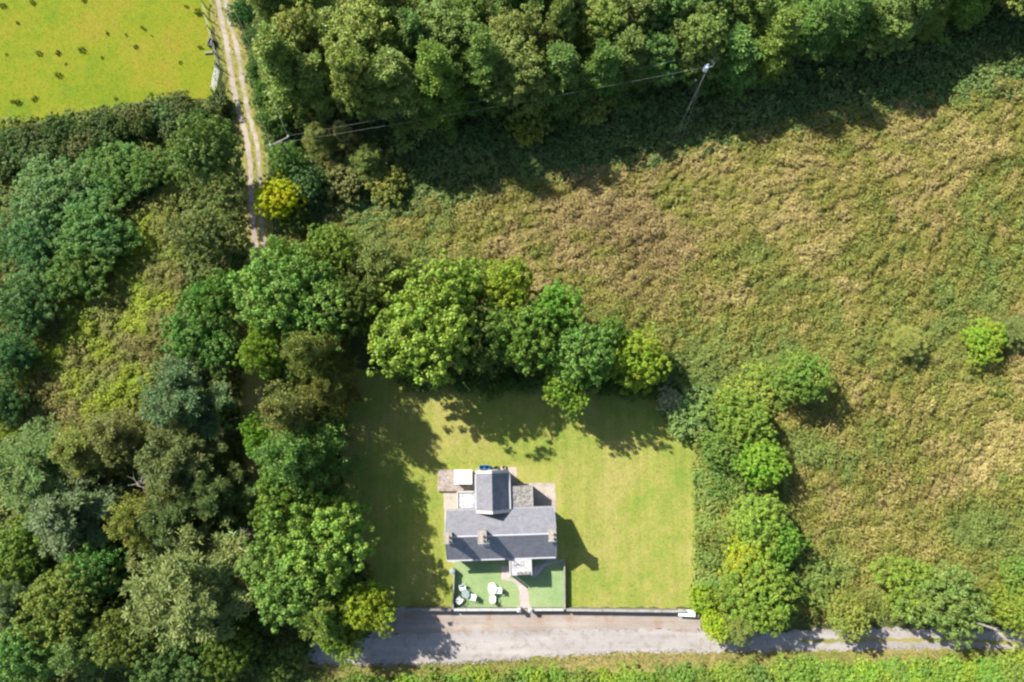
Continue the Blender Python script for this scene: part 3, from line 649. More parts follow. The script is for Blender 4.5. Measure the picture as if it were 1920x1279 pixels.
for (px, py), lab in (((1255, 279), 'left stay wire from the transformer pole down to the meadow edge'), ((1273, 277), 'right stay wire from the transformer pole down to the meadow edge')):
    bm = bmesh.new(); tube(bm, [Vector((pa.x, pa.y, 7.2 if px < 1260 else 6.0)), at(px, py, .1)], .018, 5); tag(bmobj('stay_wire', bm, ALUM), lab, 'wire', 'stay wires')
s_a, s_b = at(1304, 151, 3.4), at(1276, 181, .3)
bm = bmesh.new(); tube(bm, [s_a, s_b], .028, 5); tag(bmobj('stay_wire', bm, ALUM), 'short stay wire left of the transformer pole with a white top', 'wire', 'stay wires')
bm = bmesh.new(); tube(bm, [(s_a.x, s_a.y, -.2), (s_a.x, s_a.y, 3.4)], [.06, .05], 8); st = tag(bmobj('stay_post', bm, DARKW), 'thin dark post with a white cap left of the transformer pole', 'post')
bm = bmesh.new(); lathe(bm, [(.10, 3.41), (.14, 3.5), (.08, 3.62)], (s_a.x, s_a.y, 0), 10); bmobj('cap', bm, WHITE, st)
# field gate: galvanised, seven bars
ga, gb = at(404, 174), at(412, 133); dv = gb-ga; Lg = dv.length
g = tag(empty('field_gate', ga, math.atan2(dv.y, dv.x)), 'galvanised metal field gate between the pasture and the stony track', 'gate')
for x in (.05, Lg/2, Lg-.05):
    bm = bmesh.new(); tube(bm, [(x, 0, .12), (x, 0, 1.25)], .028, 6); bmobj('upright', bm, STEEL, g)
for k in range(7):
    bm = bmesh.new(); z = .14+k*.185; tube(bm, [(.05, .004, z), (Lg-.05, .004, z)], .03, 6); bmobj('rail', bm, STEEL, g)
bm = bmesh.new(); tube(bm, [(.05, -.03, .14), (Lg-.05, -.03, 1.24)], .022, 6); bmobj('brace', bm, STEEL, g)
for k, (px, py) in enumerate(((403, 178), (413, 130), (408, 107), (402, 84), (396, 60), (390, 36), (386, 14))):
    p = at(px, py); bm = bmesh.new(); tube(bm, [(0, 0, -.2), (.02*math.sin(k*2), .02, .7), (.04*math.sin(k*2), .03, 1.3)], [.085, .08, .07], 8)
    o = bmobj('fence_post', bm, DARKW, None, (p.x, p.y, 0))
    tag(o, ['wooden gate post at the lower end of the metal field gate', 'wooden gate post at the upper end of the metal field gate'][k] if k < 2 else '%s wooden fence post above the metal field gate along the pasture edge' % ['first', 'second', 'third', 'fourth', 'fifth'][k-2], 'post', 'pasture fence posts')
for z, lab in ((.55, 'lower fence wire along the pasture edge above the gate'), (1.1, 'upper fence wire along the pasture edge above the gate')):
    bm = bmesh.new(); tube(bm, [at(px, py) + Vector((0, .05, z)) for px, py in ((413, 130), (408, 107), (402, 84), (396, 60), (390, 36), (386, 14))], .014, 4); tag(bmobj('fence_wire', bm, STEEL), lab, 'wire', 'pasture fence wires')
p0, p1 = at(384, 100, .12), at(399, 99, .12)
bm = bmesh.new(); tube(bm, [p0, p0.lerp(p1, .5)+Vector((0, .04, 0)), p1], [.13, .14, .11], 8); tag(bmobj('log', bm, PALEBARK), 'pale log lying in the pasture corner near the gate', 'log')
p0 = at(397, 82); e = tag(empty('water_trough', (p0.x, p0.y, 0), 1.3), 'small dark trough in the pasture corner above the pale log', 'trough')
bm = bmesh.new(); box(bm, -.5, .5, -.25, .25, .0, .08); bmobj('base', bm, WALLM, e)
for a in ((-.5, .5, -.25, -.2), (-.5, .5, .2, .25), (-.5, -.45, -.199, .199), (.45, .5, -.199, .199)):
    bm = bmesh.new(); box(bm, *a, .081, .5, .01); bmobj('side', bm, WALLM, e)
bm = bmesh.new(); box(bm, -.45, .45, -.2, .2, .36, .38); bmobj('water_surface', bm, GLASSM, e)

# ------------------------------------------------------------------ trees and shrubs, one by one
G1 = (.058, .118, .026); G2 = (.085, .160, .030); YG = (.150, .190, .022); OL = (.095, .115, .038); BL = (.050, .105, .046); DK = (.042, .075, .026); PN = (.088, .108, .042); YE = (.22, .235, .006); GP = (.17, .185, .12); PT = (.115, .140, .045)
TREES = [
 # beside the track
 ('tree', 386, 284, 62, 9.0, 'round', (.078, .118, .042), 'large rounded green tree beside the track, at the right end of the dark field hedge'),
 ('tree', 384, 442, 54, 6.0, 'round', (.075, .100, .034), 'dull olive tree beside the track, next below the large rounded tree'),
 ('tree', 402, 556, 50, 6.5, 'round', G1, 'upper of two bright green trees left of the dark track gap'),
 ('tree', 376, 632, 64, 7.5, 'round', (.055, .125, .034), 'lower and larger of two bright green trees left of the dark track gap'),
 ('pine_tree', 352, 748, 88, 9.5, 'pine', (.060, .098, .050), 'blue-green conifer below the two bright green trees'),
 # willow scrub on the left
 ('willow', 95, 365, 72, 4.2, 'willow', (.062, .115, .048), 'grey-green willow nearest the dark hedge on the left'),
 ('willow', 205, 325, 62, 3.6, 'willow', G1, 'green willow between the dark hedge and the brown rough grass'),
 ('willow', 272, 318, 45, 3.2, 'willow', (.065, .125, .030), 'small willow beside the bright grass patch left of the rounded tree'),
 ('willow', 175, 425, 66, 4.6, 'willow', (.060, .120, .040), 'broad willow at the middle of the left scrub'),
 ('willow', 60, 455, 66, 4.6, 'willow', BL, 'willow at the left picture edge below the grey-green one'),
 ('willow', 135, 505, 58, 4.2, 'willow', G1, 'willow reaching furthest into the brown rough grass'),
 ('willow', 40, 570, 62, 5.2, 'willow', BL, 'blue-green willow at the left edge beside the rough grass'),
 ('willow', 20, 665, 46, 4.6, 'willow', (.050, .110, .046), 'blue-green willow at the left edge, second lowest of the scrub'),
 ('willow', 2, 755, 40, 4.4, 'willow', BL, 'lowest blue-green willow at the left edge above the pines'),
 # mixed wood in the lower left
 ('pine_tree', 70, 880, 82, 8.5, 'pine', (.085, .125, .055), 'pale green spreading pine at the left edge of the lower wood'),
 ('tree', 160, 845, 62, 7.5, 'feather', PT, 'pale feathery tree at the top of the lower left wood'),
 ('tree', 232, 815, 62, 8.0, 'feather', (.105, .118, .046), 'olive feathery tree next to the blue-green conifer'),
 ('pine_tree', 335, 860, 88, 10.0, 'pine', (.072, .098, .040), 'tall dark pine directly below the blue-green conifer'),
 ('pine_tree', 130, 960, 88, 9.5, 'fir', (.062, .095, .050), 'dark fir with drooping boughs near the left edge'),
 ('tree', 262, 975, 62, 8.0, 'feather', (.110, .138, .040), 'light green round tree in the middle of the lower left wood'),
 ('pine_tree', 330, 975, 70, 9.0, 'pine', (.055, .085, .036), 'dark shaded pine left of the big sycamore column'),
 ('pine_tree', 415, 920, 60, 8.5, 'pine', (.060, .085, .030), 'dark pine at the edge of the black track gap'),
 ('tree', 38, 1035, 55, 6.5, 'round', (.085, .125, .028), 'yellowish green tree at the left edge, midway down the lower wood'),
 ('tree', 178, 1068, 54, 7.0, 'round', (.060, .120, .040), 'small green tree between the dark fir and the great pine'),
 ('pine_tree', 362, 1095, 122, 12.0, 'pine', (.098, .122, .056), 'great pale green pine, largest of the lower left wood'),
 ('tree', 120, 1135, 72, 8.0, 'round', (.088, .120, .034), 'broad olive green tree left of the great pine'),
 ('pine_tree', 35, 1135, 50, 8.0, 'pine', (.052, .090, .050), 'blue-green pine at the left edge left of the broad olive tree'),
 ('tree', 45, 1225, 66, 7.5, 'round', (.062, .125, .042), 'green tree in the bottom left corner'),
 ('tree', 160, 1215, 62, 7.5, 'feather', (.072, .108, .042), 'grey-green tree on the bottom edge near the left corner'),
 ('tree', 232, 1195, 56, 7.5, 'round', (.088, .118, .034), 'olive tree below the great pine on the bottom edge'),
 ('tree', 315, 1248, 58, 6.5, 'round', (.055, .100, .036), 'dark green tree at the bottom edge below the great pine'),
 ('tree', 425, 1225, 52, 5.0, 'round', (.075, .115, .022), 'low bright bush at the bottom edge by the end of the lane'),
 # the column of trees between the track and the lawn
 ('tree', 545, 555, 92, 9.0, 'round', (.078, .140, .036), 'great round sycamore at the top corner of the garden trees'),
 ('tree', 530, 482, 34, 5.0, 'round', G1, 'small green tree where the track meets the garden trees'),
 ('tree', 625, 475, 56, 6.0, 'round', (.085, .145, .028), 'green tree behind the great round sycamore'),
 ('tree', 715, 505, 66, 6.0, 'feather', (.090, .115, .036), 'olive leaved tree between the sycamore and the bright north row'),
 ('tree', 655, 580, 56, 8.0, 'round', (.060, .095, .026), 'dark tree right of the great round sycamore'),
 ('tree', 500, 660, 46, 8.0, 'round', (.115, .180, .034), 'bright light green tree overhanging the dark track gap'),
 ('tree', 585, 665, 56, 9.5, 'feather', (.105, .128, .044), 'pale olive tree below the great round sycamore'),
 ('tree', 622, 735, 44, 8.5, 'feather', (.085, .100, .032), 'brownish olive tree at the lawn side of the column'),
 ('tree', 545, 775, 62, 9.5, 'feather', (.098, .125, .050), 'grey-green tree midway down the column'),
 ('tree', 492, 822, 34, 5.5, 'round', (.095, .180, .032), 'small bright green tree at the track side of the column'),
 ('tree', 560, 855, 84, 9.5, 'feather', (.062, .115, .036), 'large mid green tree midway down the column'),
 ('tree', 540, 918, 58, 8.5, 'round', (.090, .150, .036), 'light green tree above the big bottom sycamore'),
 ('tree', 590, 1010, 98, 10.0, 'round', (.085, .150, .032), 'big sycamore beside the cottage lawn, low in the column'),
 ('tree', 540, 1088, 76, 9.0, 'round', (.098, .155, .044), 'pale green sycamore by the dark wood, lower left of the big one'),
 ('tree', 612, 1150, 62, 7.5, 'feather', (.088, .130, .034), 'olive green tree at the foot of the column above the lane'),
 ('tree', 688, 1138, 44, 7.0, 'round', (.135, .205, .024), 'bright yellow-green tree overhanging the lane left of the wall'),
 ('tree', 640, 1188, 44, 5.5, 'round', (.085, .150, .022), 'low green tree touching the lane at the column foot'),
 ('shrub', 556, 1216, 30, 2.4, 'bush', (.050, .085, .026), 'dark shrub hiding the left end of the lane'),
 ('shrub', 520, 1248, 34, 2.2, 'bush', (.060, .095, .024), 'dark shrub below the left end of the lane'),
 # the row north of the lawn
 ('tree', 800, 605, 104, 9.0, 'round', (.110, .175, .030), 'large bright yellow-green tree leading the row north of the lawn'),
 ('tree', 868, 545, 46, 6.5, 'round', (.090, .160, .034), 'small green tree behind the large bright yellow-green one'),
 ('tree', 955, 545, 56, 6.5, 'round', (.125, .185, .028), 'yellow-green tree on the meadow side of the north row'),
 ('tree', 905, 640, 60, 7.0, 'round', (.062, .100, .028), 'dark green tree in the middle of the north row'),
 ('tree', 985, 632, 66, 7.5, 'round', (.088, .155, .036), 'mid green tree in the middle of the north row'),
 ('tree', 1040, 582, 48, 6.0, 'round', (.090, .165, .034), 'fresh green tree on the meadow side, right half of the north row'),
 ('tree', 1092, 668, 62, 7.5, 'round', (.082, .155, .042), 'green tree overhanging the shaded lawn, third from the right end'),
 ('tree', 1060, 728, 40, 5.5, 'round', (.115, .190, .036), 'small bright tree reaching over the shaded lawn edge'),
 ('tree', 1192, 676, 56, 5.2, 'round', (.125, .185, .024), 'yellow-green tree at the right end of the north row'),
 ('tree', 1145, 628, 34, 5.0, 'round', (.080, .140, .040), 'small grey-green tree behind the right end of the north row'),
 ('tree', 1240, 688, 30, 3.4, 'round', DK, 'dark tree closing the right end of the north row'),
 # north-east corner and east hedge
 ('shrub', 1252, 748, 24, 2.2, 'bush', (.20, .19, .15), 'small pale grey shrub at the top right corner of the lawn'),
 ('shrub', 1302, 772, 50, 2.2, 'bush', (.080, .130, .048), 'blue-green shrub beside the pale grey shrub'),
 ('shrub', 1400, 740, 44, 2.4, 'bush', (.125, .150, .040), 'olive shrub between the blue-green shrub and the lone meadow tree'),
 ('tree', 1502, 708, 50, 5.6, 'round', (.088, .140, .036), 'spreading green tree standing out in the meadow above the east hedge'),
 ('tree', 1388, 782, 54, 5.0, 'round', (.095, .160, .030), 'green tree where the east hedge turns the corner'),
 ('tree', 1358, 842, 42, 3.8, 'round', (.070, .125, .032), 'dark green small tree on the lawn side of the east hedge top'),
 ('tree', 1428, 868, 46, 5.2, 'round', (.110, .180, .026), 'bright green tree bulging into the meadow from the upper east hedge'),
 ('tree', 1425, 985, 58, 5.2, 'round', (.105, .175, .034), 'light green tree halfway down the east hedge'),
 ('tree', 1462, 1015, 40, 4.6, 'round', (.082, .155, .030), 'green tree on the meadow side halfway down the east hedge'),
 ('tree', 1398, 1052, 40, 4.8, 'round', (.185, .215, .022), 'yellowest tree in the lower half of the east hedge'),
 ('tree', 1420, 1110, 72, 6.0, 'round', (.095, .150, .028), 'largest green tree at the lower end of the east hedge'),
 ('tree', 1345, 1172, 30, 3.6, 'round', (.185, .245, .026), 'bright lime tree beside the white block at the lane'),
 ('tree', 1382, 1168, 42, 4.4, 'feather', (.115, .145, .050), 'dull olive tree overhanging the lane right of the lime tree'),
 ('shrub', 1318, 1122, 24, 2.4, 'bush', (.110, .175, .020), 'round bright shrub above the white block'),
 ('shrub', 1518, 1082, 44, 2.0, 'bush', (.085, .120, .036), 'dull green shrub in the meadow right of the largest hedge tree'),
 # right side
 ('tree', 1590, 1156, 36, 4.6, 'round', (.125, .155, .042), 'small round tree standing alone beside the lane'),
 ('tree', 1705, 1098, 52, 4.2, 'willow', (.105, .165, .034), 'left and brighter part of the big thicket beside the lane'),
 ('tree', 1775, 1132, 66, 5.8, 'willow', (.098, .140, .050), 'big grey-green bush beside the slim pole'),
 ('tree', 1893, 1140, 44, 3.8, 'willow', (.120, .170, .032), 'yellow-green bush right of the slim pole'),
 ('tree', 1915, 1088, 40, 3.2, 'willow', (.085, .140, .036), 'green bush at the right edge above the yellow-green bush'),
 ('shrub', 1700, 642, 42, 3.2, 'feather', (.150, .165, .062), 'pale wispy shrub casting a long shadow in the meadow'),
 ('shrub', 1848, 640, 40, 3.6, 'round', (.115, .190, .026), 'bright green bush in the meadow near the right edge'),
 ('shrub', 1912, 622, 34, 3.4, 'feather', (.110, .135, .062), 'grey-green bush at the right edge beside the bright green bush'),
 # track side by the wood
 ('shrub', 522, 372, 42, 5.2, 'round', YE, 'bright golden yellow bush at the bend of the track'),
 ('tree', 572, 340, 38, 4.0, 'round', (.060, .105, .046), 'dark blue-green tree behind the golden yellow bush'),
 ('tree', 538, 300, 34, 5.0, 'round', (.080, .140, .042), 'green tree beneath the pole beside the track'),
 ('tree', 556, 408, 26, 2.4, 'bush', (.050, .085, .026), 'low dark shrub below the golden yellow bush'),
 ('shrub', 458, 22, 28, 3.5, 'willow', BL, 'topmost blue-green shrub on the right side of the track'),
 ('shrub', 484, 72, 30, 3.5, 'willow', (.048, .098, .040), 'second blue-green shrub from the top, right of the track'),
 ('shrub', 503, 62, 24, 4.5, 'feather', (.20, .235, .17), 'whitish leaved shrub against the wood right of the track'),
 ('shrub', 494, 128, 32, 4.0, 'willow', (.056, .110, .040), 'third green shrub from the top, right of the track'),
 ('shrub', 498, 178, 31, 4.0, 'willow', (.062, .120, .034), 'fourth green shrub from the top, right of the track'),
 ('shrub', 512, 228, 31, 4.0, 'willow', (.060, .118, .034), 'fifth green shrub from the top, right of the track'),
 ('tree', 600, 262, 34, 5.0, 'feather', (.125, .140, .055), 'pale tree at the left corner of the wood under the wires'),
 ('tree', 645, 255, 26, 5.5, 'feather', (.165, .170, .075), 'small cream-topped tree under the wires'),
 ('tree', 688, 300, 36, 4.0, 'feather', (.105, .130, .045), 'olive sapling in front of the wood, below the cream-topped tree'),
 ('shrub', 640, 330, 44, 2.6, 'bush', (.085, .105, .040), 'olive shrub at the shaded corner of the meadow'),
 ('shrub', 725, 345, 36, 2.4, 'bush', (.115, .140, .036), 'yellowish shrub at the edge of the wood shadow'),
 ('shrub', 990, 238, 34, 3.4, 'bush', (.120, .150, .034), 'light green shrub in the shade before the wood'),
 ('shrub', 1112, 200, 36, 3.2, 'bush', (.125, .145, .050), 'olive shrub in the shade below the bare trunk'),
]
for row in TREES:
    nm, px, py, r, h, sp, c, lab = row
    plant(nm, px, py, r*(1.30 if sp == 'feather' else 1.16), h*((1.55 if 760 < px < 1230 and 500 < py < 740 else 1.36 if 440 < px < 760 and 430 < py < 1000 else 1.15) if nm == 'tree' else 1.0), sp, c, lab, {'shrub': 'shrub', 'willow': 'shrub'}.get(nm, 'tree'))
# the north wood, row by row
FRONT = P((560, 205), (700, 228), (850, 225), (1000, 212), (1130, 178), (1300, 158), (1450, 128), (1600, 92), (1750, 40), (1900, -5), (2050, -60), (2250, -130))
fl = [Vector(p) for p in FRONT]; Ls = [0]
for a, b in zip(fl, fl[1:]): Ls.append(Ls[-1] + (b-a).length)
def along(s):
    for i in range(len(fl)-1):
        if s <= Ls[i+1]: return fl[i].lerp(fl[i+1], (s-Ls[i])/(Ls[i+1]-Ls[i]))
    return fl[-1]
ORD = 'first second third fourth fifth sixth seventh eighth ninth tenth eleventh twelfth thirteenth fourteenth fifteenth sixteenth seventeenth eighteenth nineteenth twentieth twenty-first twenty-second twenty-third twenty-fourth twenty-fifth twenty-sixth twenty-seventh twenty-eighth twenty-ninth thirtieth'.split()
ROWN = ['front row', 'second row', 'third row', 'fourth row']
for rw in range(4):
    s = 1.0 + 2.0*(rw % 2); k = 0
    while s < Ls[-1]:
        p = along(s) + Vector((RNG.uniform(-.7, .7) - rw*.6, rw*4.3 + RNG.uniform(-.6, .6)))
        f = s/Ls[-1]; h = (14.5 - 5.0*f)*RNG.uniform(.74, 1.12); r = RNG.uniform(2.8, 4.8)
        mid = Vector((p.x, p.y, h*.75)); yc = mid.y*CT + (mid.z-CAM_H)*ST; zc = mid.y*ST*-1 + (mid.z-CAM_H)*CT
        py = 639.5 - FPX*yc/-zc; px = 960 + FPX*mid.x/-zc
        if (py > -50 and px < 2020) or (rw < 2 and px > 1500 and py > -260):
            left = px < 760
            c = RNG.choice([(.110, .150, .050), (.095, .145, .045), (.118, .152, .046)] if left else [(.080, .120, .036), (.068, .115, .034), (.090, .122, .038), (.066, .120, .040), (.090, .135, .034)])
            sp = RNG.choice(['plume', 'plume', 'tall'] if left else ['plume', 'tall'])
            plant('woodland_tree', 0, 0, 0, h, sp, c, '%s tree from the left in the %s of the tall north wood' % (ORD[k], ROWN[rw]), 'tree', 'trees of the north wood', xy=(p.x, p.y), r=r)
            k += 1
        s += RNG.uniform(3.4, 4.8)

# ------------------------------------------------------------------ hedges: each one thing made of shrubs
def hedge(name, label, spots, sp, colors, cat='hedge'):
    x0, y0 = spots[0][:2]; c = at(x0, y0); e = tag(empty(name, (c.x, c.y, 0)), label, cat)
    for px, py, r, h in spots:
        q = at(px, py, h*.5); 
        o = plant('shrub', 0, 0, 0, h, sp if isinstance(sp, str) else RNG.choice(sp), RNG.choice(colors), None, xy=(q.x, q.y), r=r)
        o.parent = e; o.location = (q.x-c.x, q.y-c.y, 0)
    return e
def band(pts, n, wpx, r, h, seed, wx=0):
    g = random.Random(seed); out = []; v = [Vector(p) for p in pts]; ls = [0]
    for a, b in zip(v, v[1:]): ls.append(ls[-1] + (b-a).length)
    for k in range(n):
        s = (k+g.uniform(.1, .9))/n*ls[-1]
        for i in range(len(v)-1):
            if s <= ls[i+1]: p = v[i].lerp(v[i+1], (s-ls[i])/(ls[i+1]-ls[i])); break
        out.append((p.x + g.uniform(-wx, wx), p.y + g.uniform(-wpx, wpx), r*g.uniform(.75, 1.25), h*g.uniform(.75, 1.25)))
    return out
hedge('field_hedge', 'dark green bushy hedge below the bright pasture, ending at the track', band([(-30, 292), (60, 275), (150, 262), (250, 240), (330, 215), (415, 198)], 46, 26, 1.75, 2.3, 1), 'bush', [(.052, .085, .032), (.060, .090, .034), (.048, .092, .032), (.075, .090, .040)])
hedge('roadside_hedge', 'long light green hedge along the bottom edge below the lane', band([(640, 1300), (800, 1298), (1000, 1288), (1150, 1286), (1330, 1278), (1500, 1268), (1700, 1264), (1950, 1262)], 66, 12, 1.6, 1.7, 2), 'bush', [(.105, .165, .036), (.090, .150, .034), (.125, .180, .030), (.085, .135, .038)])
hedge('bramble_bank', 'low bramble bank along the right edge of the lawn', band([(1350, 860), (1355, 940), (1360, 1010), (1365, 1080), (1350, 1130)], 44, 10, 1.45, 1.3, 3, 36), ['bramble', 'bush'], [(.135, .165, .058), (.110, .160, .052), (.150, .175, .055), (.100, .150, .050)])
hedge('bramble_bank', 'tangled bramble thicket at the top right corner of the lawn', band([(1290, 800), (1330, 770), (1370, 745), (1420, 712), (1450, 740)], 16, 16, 1.5, 1.3, 4), ['bramble', 'bush'], [(.105, .165, .050), (.125, .170, .048), (.145, .185, .040)])
hedge('bramble_bank', 'shaded undergrowth along the foot of the tree row north of the lawn', band([(760, 700), (850, 712), (950, 715), (1050, 712), (1150, 718), (1230, 735)], 22, 10, 1.5, 1.7, 5), 'bush', [(.050, .085, .026), (.060, .095, .028)])
hedge('bramble_bank', 'undergrowth filling the foot of the tree column beside the lawn', band([(600, 520), (560, 640), (590, 760), (590, 860), (590, 960), (560, 1060), (600, 1130)], 26, 10, 1.8, 2.2, 6), 'bush', [(.050, .088, .026), (.060, .100, .028)])
hedge('bramble_bank', 'undergrowth under the pines of the lower left wood', band([(20, 850), (140, 900), (260, 870), (380, 820), (440, 960), (300, 1010), (180, 1040), (40, 1100), (100, 1210), (260, 1160), (420, 1120), (440, 1200), (300, 1270)], 70, 24, 1.9, 2.6, 7), 'bush', [(.060, .095, .026), (.085, .115, .026), (.050, .085, .028)])
hedge('bramble_bank', 'low scrub between the lane-side thicket and the meadow', band([(1490, 1138), (1560, 1128), (1640, 1128), (1720, 1140), (1860, 1105), (1900, 1060)], 18, 8, 1.2, 1.1, 8), ['bramble', 'bush'], [(.125, .145, .045), (.105, .135, .040)])
# bleached dead branches in the lower left wood
def dead_tree(px, py, h, label, seed, spread):
    p = at(px, py, h); e = tag(empty('dead_tree', (p.x, p.y, 0)), label, 'dead tree'); g = random.Random(seed); a0 = g.uniform(0, 6.28)
    bm = bmesh.new(); tube(bm, [(0, 0, -.2), (.1, .05, h*.5), (.15, .1, h)], [.16, .11, .04], 7); bmobj('trunk', bm, PALEBARK, e)
    for k in range(9):
        a = a0 + g.gauss(0, .8); z = h*g.uniform(.55, .98); l = spread*g.uniform(.5, 1.1); bm = bmesh.new()
        d1 = Vector((math.cos(a), math.sin(a), g.uniform(-.05, .4))); m1 = Vector((.12, .08, z)) + d1*l*.5; t1 = m1 + Vector((math.cos(a+.4), math.sin(a+.4), .2))*l*.5
        tube(bm, [(.12, .08, z), m1, t1], [.035, .025, .008], 5); tube(bm, [m1, m1 + Vector((math.cos(a-.7), math.sin(a-.7), .25))*l*.45], [.03, .01], 4); bmobj('branch', bm, PALEBARK, e)
dead_tree(238, 912, 7.2, 'bleached dead branches showing among the upper lower-left pines', 1, 1.7); dead_tree(95, 1078, 7.2, 'bare forked dead tree left of the great pine', 2, 1.5); dead_tree(452, 1012, 5.0, 'bare grey branches beside the big sycamore and the dark gap', 3, 1.2); dead_tree(1710, 655, 2.4, 'small bleached dead stem in the pale wispy meadow shrub', 4, .9)
# rush clumps in the pasture
def rush_mesh(seed):
    g = np.random.default_rng(seed); n = 70; a = g.random(n)*6.28; r = g.random(n)**.5*.28; el = g.uniform(.35, .9, n)
    ax = np.stack([np.cos(a)*el, np.sin(a)*el, np.ones(n)], 1); ax = unit(ax); L = g.uniform(.35, .65, n)
    C = np.stack([np.cos(a)*r, np.sin(a)*r, np.zeros(n)], 1) + ax*L[:, None]*.5
    me = kites('blades', C, ax, unit(g.normal(0, 1, (n, 3))), L, .07, .1, col=np.array([.075, .095, .022])*g.uniform(.6, 1.3, (n, 1))); me.materials.append(BLADE); return me
RUSH = [rush_mesh(k) for k in range(3)]
for k, (px, py, s) in enumerate(sorted([(7, 12, 1.2), (62, 6, 1.2), (158, 1, 1.2), (74, 101, 1.25), (110, 100, 1.1), (155, 95, 1.4), (255, 89, .9), (111, 142, 1.2), (35, 193, 1.3), (66, 186, 1.2), (24, 191, .9), (269, 54, 1.0), (202, 64, .8), (237, 66, .8), (34, 44, .7), (350, 13, 1.0), (284, 177, .7), (218, 186, .7), (13, 103, .7), (339, 118, .7), (285, 68, .6), (124, 121, .6), (192, 109, .6), (372, 24, 1.4), (376, 90, 1.0)])):
    p = at(px, py); o = obj('rush_clump', RUSH[k % 3], BLADE, None, (p.x, p.y, 0)); o.scale = (s*.72, s*.72*(.7+.3*math.sin(k*3.1)), s*(.6+.15*math.sin(k*5))); o.rotation_euler.z = k*1.7
    tag(o, '%s dark rush clump from the left in the bright pasture' % ORD[k], 'rush clump', 'rush clumps in the pasture')

# ------------------------------------------------------------------ uncountable growth: meadow, rough grass, lawn and pasture blades, undergrowth
def scatter(pg, n, rng, avoid=()):
    pg = np.asarray(pg); lo, hi = pg.min(0), pg.max(0); out = np.zeros((0, 2))
    while len(out) < n:
        q = lo + rng.random((n*2, 2))*(hi-lo); q = q[inside(q, pg)]
        for a in avoid: q = q[~inside(q, a)]
        out = np.concatenate([out, q])
    return out[:n]
def ground_z(q):
    mk = np.ones(len(q))
    for pg in (PASTURE, LAWNP, LANEP, FOREP, TRACKBED, HOUSEPAD, ROADV):
        dd = pdist(q, pg); dd[inside(q, pg)] = -1; mk *= smooth01(dd/1.5)
    return mk*(NZ(q[:, 0], q[:, 1], 2.4, 3)*.75 + NZ2(q[:, 0], q[:, 1], 14., 2)*.25 - .35) - .03
def tussocks(name, label, q, per, rad, length, width, height, colf, seed, lean=(.55, -.35), cat=None, stretch=1.0):
    g = np.random.default_rng(seed); n = len(q); z = ground_z(q); sz = g.uniform(.55, 1.35, n)*(0.6 + .8*NZ(q[:, 0]+40, q[:, 1], 5.0, 2))
    wa = 6.28*NZ2(q[:, 0], q[:, 1]+90, 11.0, 2); lx = lean[0] + .55*np.cos(wa*2); ly = lean[1] + .55*np.sin(wa*2)
    a = g.random((n, per))*6.28; r = g.random((n, per))**.55; hh = height*sz*g.uniform(.6, 1.3, n)
    th = math.radians(38) + 1.1*(NZ2(q[:, 0]+55, q[:, 1], 12.0, 2)-.5)*2; st = stretch*g.uniform(.8, 1.25, n)
    out = np.stack([np.cos(a), np.sin(a)], -1)
    ax = np.empty((n, per, 3)); ax[..., :2] = out*(.25 + .75*r)[..., None] + g.normal(0, .45, (n, per, 2)); ax[..., 0] += lx[:, None]*.6; ax[..., 1] += ly[:, None]*.6; ax[..., 2] = .55 - .95*r + g.normal(0, .2, (n, per))
    ax = unit(ax); L = length*g.uniform(.6, 1.4, (n, per))*(.6 + .4*sz[:, None])
    C = np.empty((n, per, 3)); ex = out[..., 0]*st[:, None]; ey = out[..., 1]/st[:, None]**.5; eo = np.stack([ex*np.cos(th)[:, None] - ey*np.sin(th)[:, None], ex*np.sin(th)[:, None] + ey*np.cos(th)[:, None]], -1); C[..., :2] = q[:, None] + eo*(r*rad*sz[:, None])[..., None]; out = unit(np.stack([ey*-np.sin(th)[:, None] + ex*np.cos(th)[:, None]*.4, ey*np.cos(th)[:, None] + ex*np.sin(th)[:, None]*.4], -1)); C[..., 0] += (lx*hh*.35)[:, None]*(1-r); C[..., 1] += (ly*hh*.35)[:, None]*(1-r)
    C[..., 2] = z[:, None] + hh[:, None]*np.sqrt(np.maximum(0, 1-r*r)) - .02
    nr = g.normal(0, .20, (n, per, 3)); nr[..., :2] += out*r[..., None]*1.0; nr[..., 2] += 1.05 - .55*r
    col = colf(q[:, 0], q[:, 1], g); col = np.repeat(col*g.uniform(.82, 1.2, (n, 1)), per, 0)*g.uniform(.85, 1.15, (n*per, 1))
    me = kites(name, C.reshape(-1, 3), ax.reshape(-1, 3), unit(nr.reshape(-1, 3)), L.ravel(), width*g.uniform(.7, 1.4, n*per), .16, col=col)
    o = obj(name, me, BLADE); tag(o, label, cat or 'grass', kind='stuff'); return o
g = np.random.default_rng(77)
AV = (LAWNP, LANEP, FOREP, TRACKBED)
tussocks('meadow_grass', 'tall tussocky grass, tan and olive, covering the big meadow', scatter(MEADOW, 9400, g, AV), 46, .67, .38, .085, .66, meadow_colour, 31, stretch=1.45)
def rough_colour(X, Y, rng):
    b = np.clip(NZ(X, Y, 4.0, 3)*1.5 - .35 + rng.normal(0, .12, len(X)), 0, 1)[:, None]
    y = np.clip(NZ2(X, Y, 3.0, 2)*4.0 - 2.0, 0, 1)[:, None]
    return (np.array([.175, .235, .030])*(1-b) + np.array([.225, .185, .065])*b)*(1-y*.75) + np.array([.27, .34, .02])*y*.75
tussocks('rough_grass', 'rough green and brown grass between the willows and the track trees', scatter(ROUGH, 1900, g, AV), 42, .58, .32, .10, .60, rough_colour, 32)
def under_colour(X, Y, rng):
    b = np.clip(NZ(X, Y, 3.0, 3)*1.4 - .3 + rng.normal(0, .12, len(X)), 0, 1)[:, None]
    return np.array([.095, .165, .042])*(1-b) + np.array([.16, .19, .055])*b
